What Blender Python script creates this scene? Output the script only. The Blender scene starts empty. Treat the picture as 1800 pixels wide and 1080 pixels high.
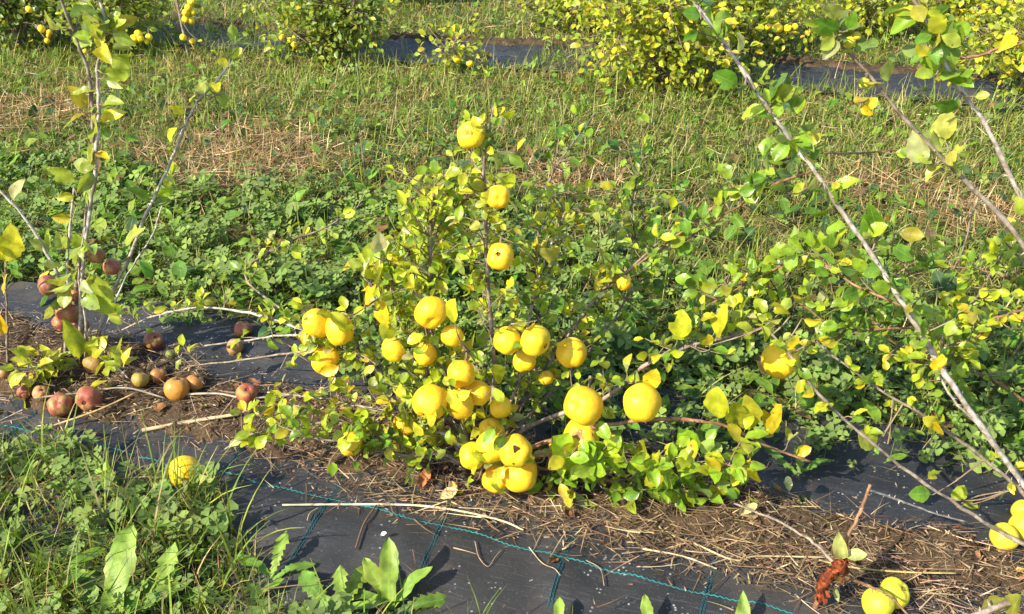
import bpy, math, random
import numpy as np
from mathutils import Vector, Matrix

rng = np.random.default_rng(11)
random.seed(11)
S = bpy.context.scene
C = S.collection
R = math.radians

# ------------------------------------------------------------------ camera
H, PITCH, FPX = 1.15, 30.0, 1559.0
cd = bpy.data.cameras.new('camera')
cd.sensor_width = 36.0
cd.lens = 36.0 * FPX / 1800.0
cd.clip_start, cd.clip_end = 0.02, 400.0
cam = bpy.data.objects.new('camera', cd)
cam.location = (0, 0, H)
cam.rotation_euler = (R(90 - PITCH), 0, 0)
C.objects.link(cam)
S.camera = cam

# ------------------------------------------------------------------ sky and sun
SUN = Vector((-0.66, -0.46, 0.60)).normalized()          # towards the sun
w = bpy.data.worlds.new('World')
S.world = w
w.use_nodes = True
wn = w.node_tree.nodes
bg = wn['Background']
sky = wn.new('ShaderNodeTexSky')
sky.sky_type = 'NISHITA'
sky.sun_disc = False
sky.sun_elevation = math.asin(SUN.z)
sky.sun_rotation = math.atan2(SUN.x, SUN.y)
w.node_tree.links.new(sky.outputs[0], bg.inputs[0])
bg.inputs[1].default_value = 0.15
sl = bpy.data.lights.new('sun', 'SUN')
sl.energy = 4.9
sl.angle = R(0.55)
sl.color = (1.0, 0.91, 0.71)
so = bpy.data.objects.new('sun', sl)
so.rotation_euler = (-SUN).to_track_quat('-Z', 'Y').to_euler()
so.location = SUN * 20
C.objects.link(so)
S.view_settings.view_transform = 'Standard'
S.view_settings.look = 'None'
S.view_settings.exposure = 1.17
S.view_settings.gamma = 1.0
S.view_settings.use_curve_mapping = False
S.cycles.max_bounces = 8
S.cycles.transparent_max_bounces = 4

# ------------------------------------------------------------------ placing helpers
SP, CP = math.sin(R(PITCH)), math.cos(R(PITCH))


def ray(u, v):
    a, b = (u - 900) / FPX, (540 - v) / FPX
    return Vector((a, CP + b * SP, -SP + b * CP))


def P(u, v, Y):
    d = ray(u, v)
    t = Y / d.y
    return Vector((d.x * t, Y, H + d.z * t))


def depth(p):
    return p[1] * CP - (p[2] - H) * SP


def G(u, v, z=0.0):
    d = ray(u, v)
    t = (z - H) / d.z
    return Vector((d.x * t, d.y * t, z))


# the planted row runs at 16 degrees to the picture: a = along it, c = across it (away from the viewer)
RO = np.array((-0.055, 1.31))
RA = R(-16)
RD = np.array((math.cos(RA), math.sin(RA)))
RN = np.array((-math.sin(RA), math.cos(RA)))


def ac(x, y):
    dx, dy = x - RO[0], y - RO[1]
    return dx * RD[0] + dy * RD[1], dx * RN[0] + dy * RN[1]


def xy(a, c):
    return RO[0] + a * RD[0] + c * RN[0], RO[1] + a * RD[1] + c * RN[1]


_ph = np.random.default_rng(3).uniform(0, 6.28, (40, 3))


def nz(x, y, s, k=0):
    """smooth noise about -1..1 at wavelength s"""
    o = 0
    for i in range(5):
        p = _ph[(k * 5 + i) % 40]
        an = p[2]
        f = 6.283 / s * (0.7 + 0.25 * i)
        o = o + np.sin((x * math.cos(an) + y * math.sin(an)) * f + p[0] + 1.3 * np.sin((y * math.cos(an) - x * math.sin(an)) * f * .7 + p[1])) / (1 + .3 * i)
    return o / 2.4


def sst(x, e0, e1):
    t = np.clip((x - e0) / (e1 - e0), 0, 1)
    return t * t * (3 - 2 * t)


def hg(x, y):
    return .012 * np.sin(1.7 * x + .3) * np.cos(1.3 * y) + .005 * nz(x, y, .5, 1)


def hfab(x, y):
    a, c = ac(x, y)
    return hg(x, y) + .008 + .006 * (1 + nz(a, c, .28, 2)) + .0035 * (1 + nz(a, c, .09, 3))


def soil_amt(a, c):
    e = .03 * nz(a, c, .35, 4) + .02 * nz(a, c, .1, 5)
    wob = .07 * sst(a, -.5, -1.0) - .085 * sst(a, .3, .6)
    return sst(c, -.10 + e, -.03 + e) * (1 - sst(c, .13 + wob + e, .20 + wob + e))


def hsoil(x, y):
    a, c = ac(x, y)
    m = soil_amt(a, c)
    return hg(x, y) - .004 + m * (.034 + .008 * nz(x, y, .07, 6) + .01 * nz(x, y, .2, 7))


def surf(x, y):
    a, c = ac(x, y)
    f = np.where((c > -.42) & (c < .40), hfab(x, y), hg(x, y))
    return np.maximum(f, hsoil(x, y))


def front_edge(a):
    return -.40 + .235 * sst(a, -.18, -.55) + .035 * nz(a, a * .3, .22, 8)


def back_edge(a):
    return .35 - .19 * sst(a, -.6, -.25) + .11 * sst(a, .25, .6) + .05 * nz(a, a * .2, .3, 9)


# ------------------------------------------------------------------ object helpers
def tag(o, label=None, cat=None, group=None, kind=None):
    if label: o['label'] = label
    if cat: o['category'] = cat
    if group: o['group'] = group
    if kind: o['kind'] = kind
    return o


def empty(name, loc, label=None, cat=None, group=None):
    o = bpy.data.objects.new(name, None)
    o.location = loc
    o.empty_display_size = .02
    C.objects.link(o)
    return tag(o, label, cat, group)


def link(name, me, mat=None, parent=None, loc=None):
    if mat is not None and not me.materials:
        me.materials.append(mat)
    o = bpy.data.objects.new(name, me)
    C.objects.link(o)
    if parent is not None:
        o.parent = parent
    if loc is not None:
        o.location = loc
    return o


class Soup:
    """collects many small pieces of geometry and builds them as one mesh with point colours"""

    def __init__(self):
        self.v, self.c, self.u, self.f, self.n = [], [], [], [], 0

    def add(self, V, F, col, uv=None):
        V = np.asarray(V, float)
        if V.ndim == 2: V = V[None]
        N, n = V.shape[:2]
        col = np.asarray(col, float)
        if col.ndim == 1: col = np.broadcast_to(col, (N, n, 3))
        elif col.ndim == 2: col = np.broadcast_to(col[:, None], (N, n, 3))
        F = np.asarray(F)
        idx = (F[None] + (np.arange(N) * n)[:, None, None] + self.n).reshape(-1, F.shape[1])
        self.v.append(V.reshape(-1, 3)); self.c.append(col.reshape(-1, 3)); self.f.append(idx)
        if uv is None: uv = np.zeros((n, 3))
        self.u.append(np.broadcast_to(uv, (N, n, 3)).reshape(-1, 3))
        self.n += N * n

    def mesh(self, name, origin=(0, 0, 0)):
        me = bpy.data.meshes.new(name)
        v = np.concatenate(self.v) - np.asarray(origin)
        me.vertices.add(len(v))
        me.vertices.foreach_set('co', v.astype(np.float32).ravel())
        loops = np.concatenate([f.ravel() for f in self.f]).astype(np.int32)
        tot = np.concatenate([np.full(len(f), f.shape[1]) for f in self.f]).astype(np.int32)
        st = np.concatenate(([0], np.cumsum(tot)[:-1])).astype(np.int32)
        me.loops.add(len(loops))
        me.loops.foreach_set('vertex_index', loops)
        me.polygons.add(len(tot))
        me.polygons.foreach_set('loop_start', st)
        me.polygons.foreach_set('use_smooth', np.ones(len(tot), bool))
        me.update(calc_edges=True)
        c = np.concatenate(self.c)
        at = me.attributes.new('tint', 'FLOAT_COLOR', 'POINT')
        at.data.foreach_set('color', np.hstack([c, np.ones((len(c), 1))]).astype(np.float32).ravel())
        at = me.attributes.new('luv', 'FLOAT_VECTOR', 'POINT')
        at.data.foreach_set('vector', np.concatenate(self.u).astype(np.float32).ravel())
        return me


def pick(pal, n, jit=.12):
    """n random colours from a palette [(weight, colour)...]"""
    wts = np.array([p[0] for p in pal], float)
    cs = np.array([p[1] for p in pal], float)
    c = cs[rng.choice(len(pal), n, p=wts / wts.sum())]
    return np.clip(c * (1 + jit * rng.normal(size=(n, 1))) * (1 + .4 * jit * rng.normal(size=(n, 3))), .004, .9)


def nrm(v):
    return v / np.maximum(np.linalg.norm(v, axis=-1, keepdims=True), 1e-9)


# ------------------------------------------------------------------ materials
class NT:
    def __init__(self, name):
        self.m = bpy.data.materials.new(name)
        self.m.use_nodes = True
        self.t = self.m.node_tree
        self.t.nodes.clear()
        self.out = self.n('ShaderNodeOutputMaterial')

    def n(self, typ, **kw):
        nd = self.t.nodes.new(typ)
        for k, v in kw.items(): setattr(nd, k, v)
        return nd

    def l(self, a, b):
        self.t.links.new(a, b)

    def put(self, sock, v):
        if isinstance(v, bpy.types.NodeSocket): self.l(v, sock)
        elif isinstance(v, (tuple, list)) and len(v) == 3 and sock.type == 'RGBA': sock.default_value = (*v, 1)
        else: sock.default_value = v

    def math(self, op, a, b=0.0, clamp=False):
        nd = self.n('ShaderNodeMath', operation=op, use_clamp=clamp)
        self.put(nd.inputs[0], a); self.put(nd.inputs[1], b)
        return nd.outputs[0]

    def mix(self, f, a, b, blend='MIX'):
        nd = self.n('ShaderNodeMix', data_type='RGBA', blend_type=blend)
        self.put(nd.inputs[0], f); self.put(nd.inputs[6], a); self.put(nd.inputs[7], b)
        return nd.outputs[2]

    def noise(self, vec, scale, detail=2.0, rough=.5):
        nd = self.n('ShaderNodeTexNoise')
        nd.inputs['Scale'].default_value = scale
        nd.inputs['Detail'].default_value = detail
        nd.inputs['Roughness'].default_value = rough
        if vec is not None: self.l(vec, nd.inputs['Vector'])
        return nd.outputs['Fac']

    def step(self, x, e0, e1, lo=0.0, hi=1.0):
        nd = self.n('ShaderNodeMapRange', interpolation_type='SMOOTHSTEP')
        self.put(nd.inputs[0], x)
        for i, k in enumerate((e0, e1, lo, hi)): nd.inputs[i + 1].default_value = k
        return nd.outputs[0]

    def attr(self, name):
        return self.n('ShaderNodeAttribute', attribute_name=name)

    def pr(self, col, rough=.5, spec=.5, bump=None, bstr=.2, bdist=.002):
        p = self.n('ShaderNodeBsdfPrincipled')
        self.put(p.inputs['Base Color'], col)
        self.put(p.inputs['Roughness'], rough)
        self.put(p.inputs['Specular IOR Level'], spec)
        if bump is not None:
            b = self.n('ShaderNodeBump')
            b.inputs['Strength'].default_value = bstr
            b.inputs['Distance'].default_value = bdist
            self.l(bump, b.inputs['Height'])
            self.l(b.outputs[0], p.inputs['Normal'])
        return p

    def fin(self, sh):
        self.l(sh, self.out.inputs[0])
        return self.m


def leaf_material(name, by_object, rough=.42, spec=.4, trans=.34, spots=.6, veins=True):
    t = NT(name)
    geo = t.n('ShaderNodeNewGeometry')
    pos = geo.outputs['Position']
    if by_object:
        oi = t.n('ShaderNodeObjectInfo')
        base = oi.outputs['Color']
    else:
        base = t.attr('tint').outputs['Color']
    luv = t.n('ShaderNodeSeparateXYZ')
    t.l(t.attr('luv').outputs['Vector'], luv.inputs[0])
    n1 = t.noise(pos, 55, 3)
    k = t.step(n1, .3, .7, .72, 1.28)
    sc = t.n('ShaderNodeVectorMath', operation='SCALE')
    t.l(base, sc.inputs[0]); t.l(k, sc.inputs['Scale'])
    col = sc.outputs[0]
    bump = None
    if veins:
        ax = t.math('ABSOLUTE', luv.outputs[0])
        mid = t.step(ax, .03, .09, .55, 0.0)
        sv = t.math('SINE', t.math('MULTIPLY', t.math('SUBTRACT', luv.outputs[1], t.math('MULTIPLY', ax, .16)), 46.0))
        svm = t.step(sv, .80, 1.0, 0.0, .07)
        vein = t.math('MAXIMUM', mid, svm)
        pale = t.mix(.4, col, (.42, .44, .10))
        col = t.mix(vein, col, pale)
        # yellowing margin on older leaves
        edge = t.math('MULTIPLY', t.step(ax, .55, 1.0, 0.0, .5), t.step(t.noise(pos, 18, 1), .45, .6))
        col = t.mix(edge, col, t.mix(.6, col, (.40, .33, .03)))
        bump = t.math('ADD', t.math('MULTIPLY', sv, -.14), t.math('MULTIPLY', t.noise(pos, 160, 2), 1.5))
    if spots:
        sp = t.step(t.noise(pos, 95, 1.5), .70, .74, 0.0, spots)
        col = t.mix(sp, col, (.09, .035, .012))
    under = t.mix(.4, col, (.28, .33, .13))
    col = t.mix(geo.outputs['Backfacing'], col, under)
    rg = t.math('ADD', t.math('MULTIPLY', geo.outputs['Backfacing'], .25), rough)
    p = t.pr(col, rg, spec, bump, .25, .0010)
    tr = t.n('ShaderNodeBsdfTranslucent')
    t.l(t.mix(1.0, col, (1.25, 1.2, .55), 'MULTIPLY'), tr.inputs[0])
    ms = t.n('ShaderNodeMixShader')
    ms.inputs[0].default_value = trans
    t.l(p.outputs[0], ms.inputs[1]); t.l(tr.outputs[0], ms.inputs[2])
    return t.fin(ms.outputs[0])


def fruit_material(name, blush=False):
    t = NT(name)
    oi = t.n('ShaderNodeObjectInfo')
    tc = t.n('ShaderNodeTexCoord')
    ad = t.n('ShaderNodeVectorMath', operation='ADD')
    t.l(tc.outputs['Object'], ad.inputs[0])
    cmb = t.n('ShaderNodeCombineXYZ')
    rr = t.math('MULTIPLY', oi.outputs['Random'], 37.0)
    for i in range(3): t.l(rr, cmb.inputs[i])
    t.l(cmb.outputs[0], ad.inputs[1])
    pos = ad.outputs[0]
    base = oi.outputs['Color']
    n1 = t.noise(pos, 1.6, 3)
    if blush:
        g = t.step(t.noise(pos, 1.1, 3, .6), .44, .68)
        col = t.mix(g, base, (.32, .19, .05))
        st = t.step(t.noise(pos, 9, 2), .5, .75, 0, .5)
        col = t.mix(st, col, (.30, .20, .06))
        bl = t.step(t.noise(pos, 2.1, 2), .70, .78, 0, .6)
        col = t.mix(bl, col, (.07, .025, .012))
    else:
        g = t.step(n1, .40, .68, 0, .75)
        col = t.mix(g, base, t.mix(.55, base, (.48, .46, .03)))
        g2 = t.step(t.noise(pos, 2.4, 2), .56, .72, 0, .45)
        col = t.mix(g2, col, (.80, .43, .012))
        rs = t.step(t.noise(pos, 4.2, 4, .7), .66, .70, 0, .65)
        col = t.mix(rs, col, (.24, .11, .03))
    vo = t.n('ShaderNodeTexVoronoi')
    vo.inputs['Scale'].default_value = 15
    t.l(pos, vo.inputs['Vector'])
    dots = t.step(vo.outputs['Distance'], .07, .13, .55, 0)
    col = t.mix(dots, col, (.34, .17, .03) if not blush else (.45, .36, .16))
    hgt = t.math('ADD', t.math('MULTIPLY', t.noise(pos, 3, 2), .8), t.math('MULTIPLY', t.noise(pos, 30, 2), .06))
    p = t.pr(col, .5, .36, hgt, .4, .004)
    p.inputs['Subsurface Weight'].default_value = .12
    p.inputs['Subsurface Radius'].default_value = (1, .6, .1)
    p.inputs['Subsurface Scale'].default_value = .006
    return t.fin(p.outputs[0])


def bark_material(name, dark, light, rough=.75):
    t = NT(name)
    geo = t.n('ShaderNodeNewGeometry')
    n1 = t.noise(geo.outputs['Position'], 60, 4, .65)
    n2 = t.noise(geo.outputs['Position'], 14, 2)
    col = t.mix(t.step(n1, .35, .68), dark, light)
    col = t.mix(t.step(n2, .5, .68, 0, .6), col, (.13, .085, .05))
    p = t.pr(col, rough, .3, n1, .5, .002)
    return t.fin(p.outputs[0])


def tint_material(name, rough=.6, spec=.3, trans=0.0, var=.3):
    t = NT(name)
    geo = t.n('ShaderNodeNewGeometry')
    k = t.step(t.noise(geo.outputs['Position'], 40, 2), .3, .7, 1 - var, 1 + var)
    sc = t.n('ShaderNodeVectorMath', operation='SCALE')
    t.l(t.attr('tint').outputs['Color'], sc.inputs[0]); t.l(k, sc.inputs['Scale'])
    p = t.pr(sc.outputs[0], rough, spec)
    if not trans:
        return t.fin(p.outputs[0])
    tr = t.n('ShaderNodeBsdfTranslucent')
    t.l(t.mix(1.0, sc.outputs[0], (1.2, 1.15, .6), 'MULTIPLY'), tr.inputs[0])
    ms = t.n('ShaderNodeMixShader')
    ms.inputs[0].default_value = trans
    t.l(p.outputs[0], ms.inputs[1]); t.l(tr.outputs[0], ms.inputs[2])
    return t.fin(ms.outputs[0])


def soil_material(name, a, b, c):
    t = NT(name)
    geo = t.n('ShaderNodeNewGeometry')
    pos = geo.outputs['Position']
    n1 = t.noise(pos, 22, 6, .7)
    n2 = t.noise(pos, 120, 4, .7)
    col = t.mix(t.step(n1, .35, .65), a, b)
    col = t.mix(t.step(n2, .52, .72), col, c)
    h = t.math('ADD', n1, t.math('MULTIPLY', n2, .5))
    return t.fin(t.pr(col, .95, .1, h, .9, .012).outputs[0])


def fabric_material(name):
    t = NT(name)
    geo = t.n('ShaderNodeNewGeometry')
    mp = t.n('ShaderNodeMapping')
    mp.inputs['Rotation'].default_value = (0, 0, -RA)
    t.l(geo.outputs['Position'], mp.inputs['Vector'])
    sx = t.n('ShaderNodeSeparateXYZ')
    t.l(mp.outputs[0], sx.inputs[0])
    wx = t.math('SINE', t.math('MULTIPLY', sx.outputs[0], 6.283 / .0045))
    wy = t.math('SINE', t.math('MULTIPLY', sx.outputs[1], 6.283 / .0028))
    wv = t.math('MULTIPLY', wx, wy)
    dust = t.noise(geo.outputs['Position'], 7, 5, .65)
    fine = t.noise(geo.outputs['Position'], 260, 2, .6)
    col = t.mix(t.step(wv, -.6, .8), (.006, .0066, .009), (.017, .018, .024))
    col = t.mix(t.step(dust, .42, .78, 0, .6), col, (.040, .038, .038))
    vo = t.n('ShaderNodeTexVoronoi')
    vo.inputs['Scale'].default_value = 95
    t.l(geo.outputs['Position'], vo.inputs['Vector'])
    sp = t.math('MULTIPLY', t.step(vo.outputs['Distance'], .12, .24, 1, 0), t.step(t.noise(geo.outputs['Position'], 33, 1), .52, .62))
    col = t.mix(t.math('MULTIPLY', sp, .7), col, (.42, .42, .44))
    col = t.mix(t.step(fine, .56, .72, 0, .5), col, (.085, .085, .095))
    mp2 = t.n('ShaderNodeMapping')
    mp2.inputs['Scale'].default_value = (14, 420, 14)
    t.l(mp.outputs[0], mp2.inputs['Vector'])
    col = t.mix(t.step(t.noise(mp2.outputs[0], 1.0, 2), .56, .72, 0, .55), col, (.075, .077, .09))
    spl = t.noise(geo.outputs['Position'], 3.2, 5, .7)
    col = t.mix(t.step(spl, .52, .68, 0, .55), col, (.075, .058, .042))
    return t.fin(t.pr(col, .55, .5, wv, .5, .0012).outputs[0])


M = {}
M['leaf'] = leaf_material('quince_leaf_skin', True, .34, .42, .42)
M['leafs'] = leaf_material('quince_foliage_skin', False, .36, .38, .42)
M['weed'] = leaf_material('weed_leaf_skin', False, .55, .20, .32, 0)
M['clover'] = leaf_material('clover_leaf_skin', False, .55, .20, .32, 0, False)
M['weedo'] = leaf_material('dandelion_leaf_skin', True, .5, .3, .30, .15)
M['blade'] = tint_material('grass_blade_skin', .55, .2, .32)
M['straw'] = tint_material('straw_skin', .65, .25, .12)
M['paint'] = tint_material('thread_skin', .55, .3)
M['dead'] = tint_material('dead_leaf_skin', .8, .2, .2, .45)
M['fruit'] = fruit_material('yellow_fruit_skin')
M['red'] = fruit_material('blushed_fruit_skin', True)
M['bark'] = bark_material('grey_brown_bark', (.10, .075, .055), (.29, .24, .19))
M['pale'] = bark_material('silver_bark', (.20, .165, .135), (.50, .45, .40), .5)
M['redbark'] = bark_material('young_brown_bark', (.13, .06, .03), (.30, .17, .09), .55)
M['twig'] = bark_material('twig_bark', (.11, .08, .05), (.26, .20, .13))
M['ground'] = soil_material('field_soil', (.040, .045, .014), (.085, .085, .028), (.15, .13, .06))
M['soil'] = soil_material('strip_soil', (.040, .026, .017), (.085, .058, .036), (.17, .12, .07))
M['fabric'] = fabric_material('weed_fabric_weave')
M['eye'] = bark_material('dried_calyx', (.035, .02, .01), (.14, .08, .03))


# ------------------------------------------------------------------ the ground
def grid_mesh(name, X, Y, Z, keep=None):
    n0, n1 = X.shape
    idx = np.arange(n0 * n1).reshape(n0, n1)
    F = np.stack([idx[:-1, :-1], idx[1:, :-1], idx[1:, 1:], idx[:-1, 1:]], -1).reshape(-1, 4)
    if keep is not None:
        k = keep[:-1, :-1] | keep[1:, :-1] | keep[1:, 1:] | keep[:-1, 1:]
        F = F[k.reshape(-1)]
    s = Soup()
    s.add(np.stack([X, Y, Z], -1).reshape(1, -1, 3), F, (.1, .1, .1))
    return s.mesh(name)


xs = np.concatenate([-np.geomspace(60, 4.2, 14), np.linspace(-4, 4, 120), np.geomspace(4.2, 60, 14)])
ys = np.concatenate([-np.geomspace(20, .4, 8), np.linspace(-.3, 9, 140), np.geomspace(9.3, 120, 16)])
X, Y = np.meshgrid(xs, ys, indexing='ij')
o = link('ground', grid_mesh('ground', X, Y, hg(X, Y)), M['ground'])
tag(o, 'brown orchard soil under the grass, clover and weeds', kind='structure')


def fabric(name, a0, a1, c0, c1, label, step=.022):
    A, B = np.meshgrid(np.arange(a0, a1, step), np.arange(c0, c1, step), indexing='ij')
    X, Y = xy(A, B)
    o = link(name, grid_mesh(name, X, Y, hfab(X, Y)), M['fabric'])
    return tag(o, label, kind='structure')


fab = fabric('weed_fabric', -3.2, 2.6, -.42, .41, 'black woven weed fabric along the front row of quince bushes')
fab2 = fabric('weed_fabric', -4.5, 5.0, 2.82, 3.44, 'black woven weed fabric under the row of bushes further back', .04)

A, B = np.meshgrid(np.arange(-3.2, 2.6, .012), np.arange(-.17, .40, .012), indexing='ij')
X, Y = xy(A, B)
o = link('soil', grid_mesh('soil', X, Y, hsoil(X, Y), soil_amt(A, B) > .02), M['soil'])
tag(o, 'strip of dark bare soil along the planted row', kind='structure')
A, B = np.meshgrid(np.arange(-4.5, 5, .03), np.arange(3.24, 3.40, .02), indexing='ij')
X, Y = xy(A, B)
o = link('soil', grid_mesh('soil', X, Y, hfab(X, Y) + .015 + .02 * nz(X, Y, .1, 6) * 1.0 - .03 * (abs(B - 3.32) / .08) ** 2), M['soil'])
tag(o, 'strip of soil under the bushes of the further row', kind='structure')


# zigzag marker threads woven into the fabric (a part each)
def thread(parent, pts, width, amp, per, col, double=False):
    s = Soup()
    pts = np.array(pts)
    seg = np.linalg.norm(np.diff(pts, axis=0), axis=1)
    L = np.concatenate(([0], np.cumsum(seg)))
    t = np.arange(0, L[-1], per / 4)
    px, py = np.interp(t, L, pts[:, 0]), np.interp(t, L, pts[:, 1])
    d = nrm(np.stack([np.gradient(px), np.gradient(py)], -1))
    side = np.stack([-d[:, 1], d[:, 0]], -1)
    for off in ((-1, 1) if double else (0,)):
        z = np.array([0, 1, 0, -1])[np.arange(len(t)) % 4] * amp + off * amp * 1.9
        ctr = np.stack([px, py], -1) + side * z[:, None]
        tn = nrm(np.stack([np.gradient(ctr[:, 0]), np.gradient(ctr[:, 1])], -1))
        sd = np.stack([-tn[:, 1], tn[:, 0]], -1) * width / 2
        h = hfab(ctr[:, 0], ctr[:, 1])[:, None]
        Lf, Rt = ctr + sd, ctr - sd
        hl, hr = hfab(Lf[:, 0], Lf[:, 1])[:, None] + .0006, hfab(Rt[:, 0], Rt[:, 1])[:, None] + .0006
        V = np.stack([np.hstack([Lf, hl]), np.hstack([ctr, h + .0018]), np.hstack([Rt, hr])], 1).reshape(-1, 3)
        n = len(t)
        q = np.arange(n - 1)[:, None] * 3
        F = np.concatenate([q + np.array([[0, 1, 4, 3]]), q + np.array([[1, 2, 5, 4]])])
        s.add(V, F, np.array(col))
    return link('marker_thread', s.mesh('marker_thread'), M['paint'], parent)


TEAL = (.010, .15, .155)
av = np.linspace(-3, 2.5, 60)


def line_c(a):     # the long thread swings towards the viewer to the right
    return -.128 - .055 * sst(a, -.25, .45) + .006 * np.sin(a * 5)


thread(fab, np.stack(xy(av, line_c(av)), -1), .0027, .0014, .010, TEAL)
for k, a in enumerate(np.arange(-2.618, 2.5, .236)):
    cc = np.linspace(-.41, -.05, 24)
    aa = a + .0 + .014 * np.sin(cc * 6 + k) + .02 * cc
    thread(fab, np.stack(xy(aa, cc), -1), .0020, .0013, .008, (.007, .06, .075), True)


# ------------------------------------------------------------------ leaf shapes
def leaf_tpl(K=9, cols=4, kind='round', fold=.25, curl=.25, wave=.03, seed=0, pet=.14, bite=0):
    r = np.random.default_rng(seed)
    ts = np.linspace(0, 1, K + 1)
    V, U = [], []
    for i, t in enumerate(ts):
        if kind == 'round':   hw = .305 * max(math.sin(math.pi * t ** 1.15), 0) ** .66
        elif kind == 'ovate': hw = .27 * max(math.sin(math.pi * t ** .95), 0) ** .75
        elif kind == 'lance': hw = .19 * max(math.sin(math.pi * t ** .95), 0) ** .8
        elif kind == 'dandelion':
            hw = (.05 + .15 * t ** .8) * (1.0 if i % 2 else .52 + .2 * t) * (1 if t < .8 else max(0, (1 - t) / .2) ** .6)
        elif kind == 'dock':  hw = (.06 + .12 * t ** .6) * (1 + (.05 if i % 2 else -.04) + .10 * math.sin(i * 1.1 + seed)) * (1 if t < .72 else max(0, (1 - t) / .28) ** .55)
        else:                 hw = .2 * math.sin(math.pi * t)
        hw *= 1 + (.035 if i % 2 else -.02) * (kind in ('round', 'ovate'))
        hw = max(hw, .006)
        y = pet + (1 - pet) * t
        cx = .04 * math.sin(2.2 * t + seed)
        for j in range(cols + 1):
            s = -1 + 2 * j / cols
            x = s * hw * (1 + .035 * r.normal() * (abs(s) == 1))
            back = -.06 * abs(s) * (kind == 'dandelion') * (i % 2)
            z = fold * abs(x) - curl * y * y + wave * math.sin(7 * t + 3 * s + seed) * abs(s) + .5 * wave * math.sin(13 * t + seed) * abs(s)
            V.append((x + cx, y + back * .6, z)); U.append((s, t, 0))
    F = []
    for i in range(K):
        for j in range(cols):
            q = i * (cols + 1) + j
            if bite and j in (0, cols - 1) and abs(i / K - bite) < .12 and (j == 0) == (seed % 2 == 0): continue
            F.append((q, q + 1, q + cols + 2, q + cols + 1))
    n = len(V)
    pw = .011
    for s, y, z in ((-pw, 0, 0), (pw, 0, 0), (-pw, pet * 1.05, .002), (pw, pet * 1.05, .002)):
        V.append((s, y, z)); U.append((0, 0, 0))
    F.append((n, n + 1, n + 3, n + 2))
    return np.array(V), np.array(F), np.array(U)


TPL = [leaf_tpl(12, 4, 'round', .30, .22, .02, s, bite=b) for s, b in ((1, 0), (2, .7), (3, 0), (4, 0))]
TPL += [leaf_tpl(12, 4, 'ovate', f, c, .03, s, bite=b) for s, f, c, b in ((5, .5, .3, 0), (6, .2, .1, .75), (7, .7, .35, 0), (8, .35, -.12, 0))]
TPL += [leaf_tpl(12, 4, 'lance', .5, .3, .03, 9), leaf_tpl(12, 4, 'lance', .3, .1, .04, 10)]
TPL_LO = [leaf_tpl(4, 2, k, f, c, .0, s) for s, (k, f, c) in enumerate((('round', .3, .2), ('round', .5, .3), ('ovate', .4, .3), ('ovate', .7, .1), ('round', .2, -.15)))]
LEAF_ME = []
for i, (v, f, u) in enumerate(TPL):
    s = Soup(); s.add(v, f, (.2, .25, .03), u)
    me = s.mesh('leaf_shape'); me.materials.append(M['leaf']); LEAF_ME.append(me)


def frames(d, n):
    d = nrm(d)
    n = n - d * (n * d).sum(-1, keepdims=True)
    n = nrm(n)
    x = np.cross(d, n)
    return np.stack([x, d, n], -1)      # columns


def leaf_soup(s, tpls, pos, d, n, size, col):
    pos, d, n, size = map(np.asarray, (pos, d, n, size))
    Fm = frames(d, n)
    k = rng.integers(0, len(tpls), len(pos))
    for i, (v, f, u) in enumerate(tpls):
        m = k == i
        if m.any():
            V = np.einsum('nij,vj->nvi', Fm[m], v) * size[m][:, None, None] + pos[m][:, None]
            s.add(V, f, col[m], u)


# ------------------------------------------------------------------ tubes (branches, twigs, stalks)
def smooth(pts, per=6):
    p = [np.array(q, float) for q in pts]
    p = [2 * p[0] - p[1]] + p + [2 * p[-1] - p[-2]]
    out = []
    for i in range(1, len(p) - 2):
        for k in range(per):
            t = k / per
            out.append(.5 * (2 * p[i] + (p[i + 1] - p[i - 1]) * t + (2 * p[i - 1] - 5 * p[i] + 4 * p[i + 1] - p[i + 2]) * t * t + (3 * p[i] - p[i - 1] - 3 * p[i + 1] + p[i + 2]) * t ** 3))
    out.append(p[-2])
    return np.array(out)


def tube(s, pts, r0, r1, sides=6, col=(.2, .15, .1), knob=.12):
    pts = np.asarray(pts, float)
    n = len(pts)
    tn = nrm(np.gradient(pts, axis=0))
    up = np.array((.3, .2, .93)) if abs(tn[0, 2]) < .85 else np.array((.95, .2, .1))
    a = nrm(np.cross(tn, up)); b = np.cross(tn, a)
    r = np.linspace(r0, r1, n) * (1 + knob * rng.normal(size=n))
    th = np.arange(sides) * 2 * math.pi / sides
    V = pts[:, None] + r[:, None, None] * (np.cos(th)[None, :, None] * a[:, None] + np.sin(th)[None, :, None] * b[:, None])
    i = np.arange(n - 1)[:, None] * sides
    j = np.arange(sides)[None]
    F = np.stack([i + j, i + (j + 1) % sides, i + sides + (j + 1) % sides, i + sides + j], -1).reshape(-1, 4)
    s.add(V.reshape(-1, 3), F, np.array(col))
    tip = (n - 1) * sides
    s.f.append(np.array([[s.n - sides + q for q in range(sides)]]))


CAMP = np.array((0, 0, H))
SUNV = np.array(SUN)


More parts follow.
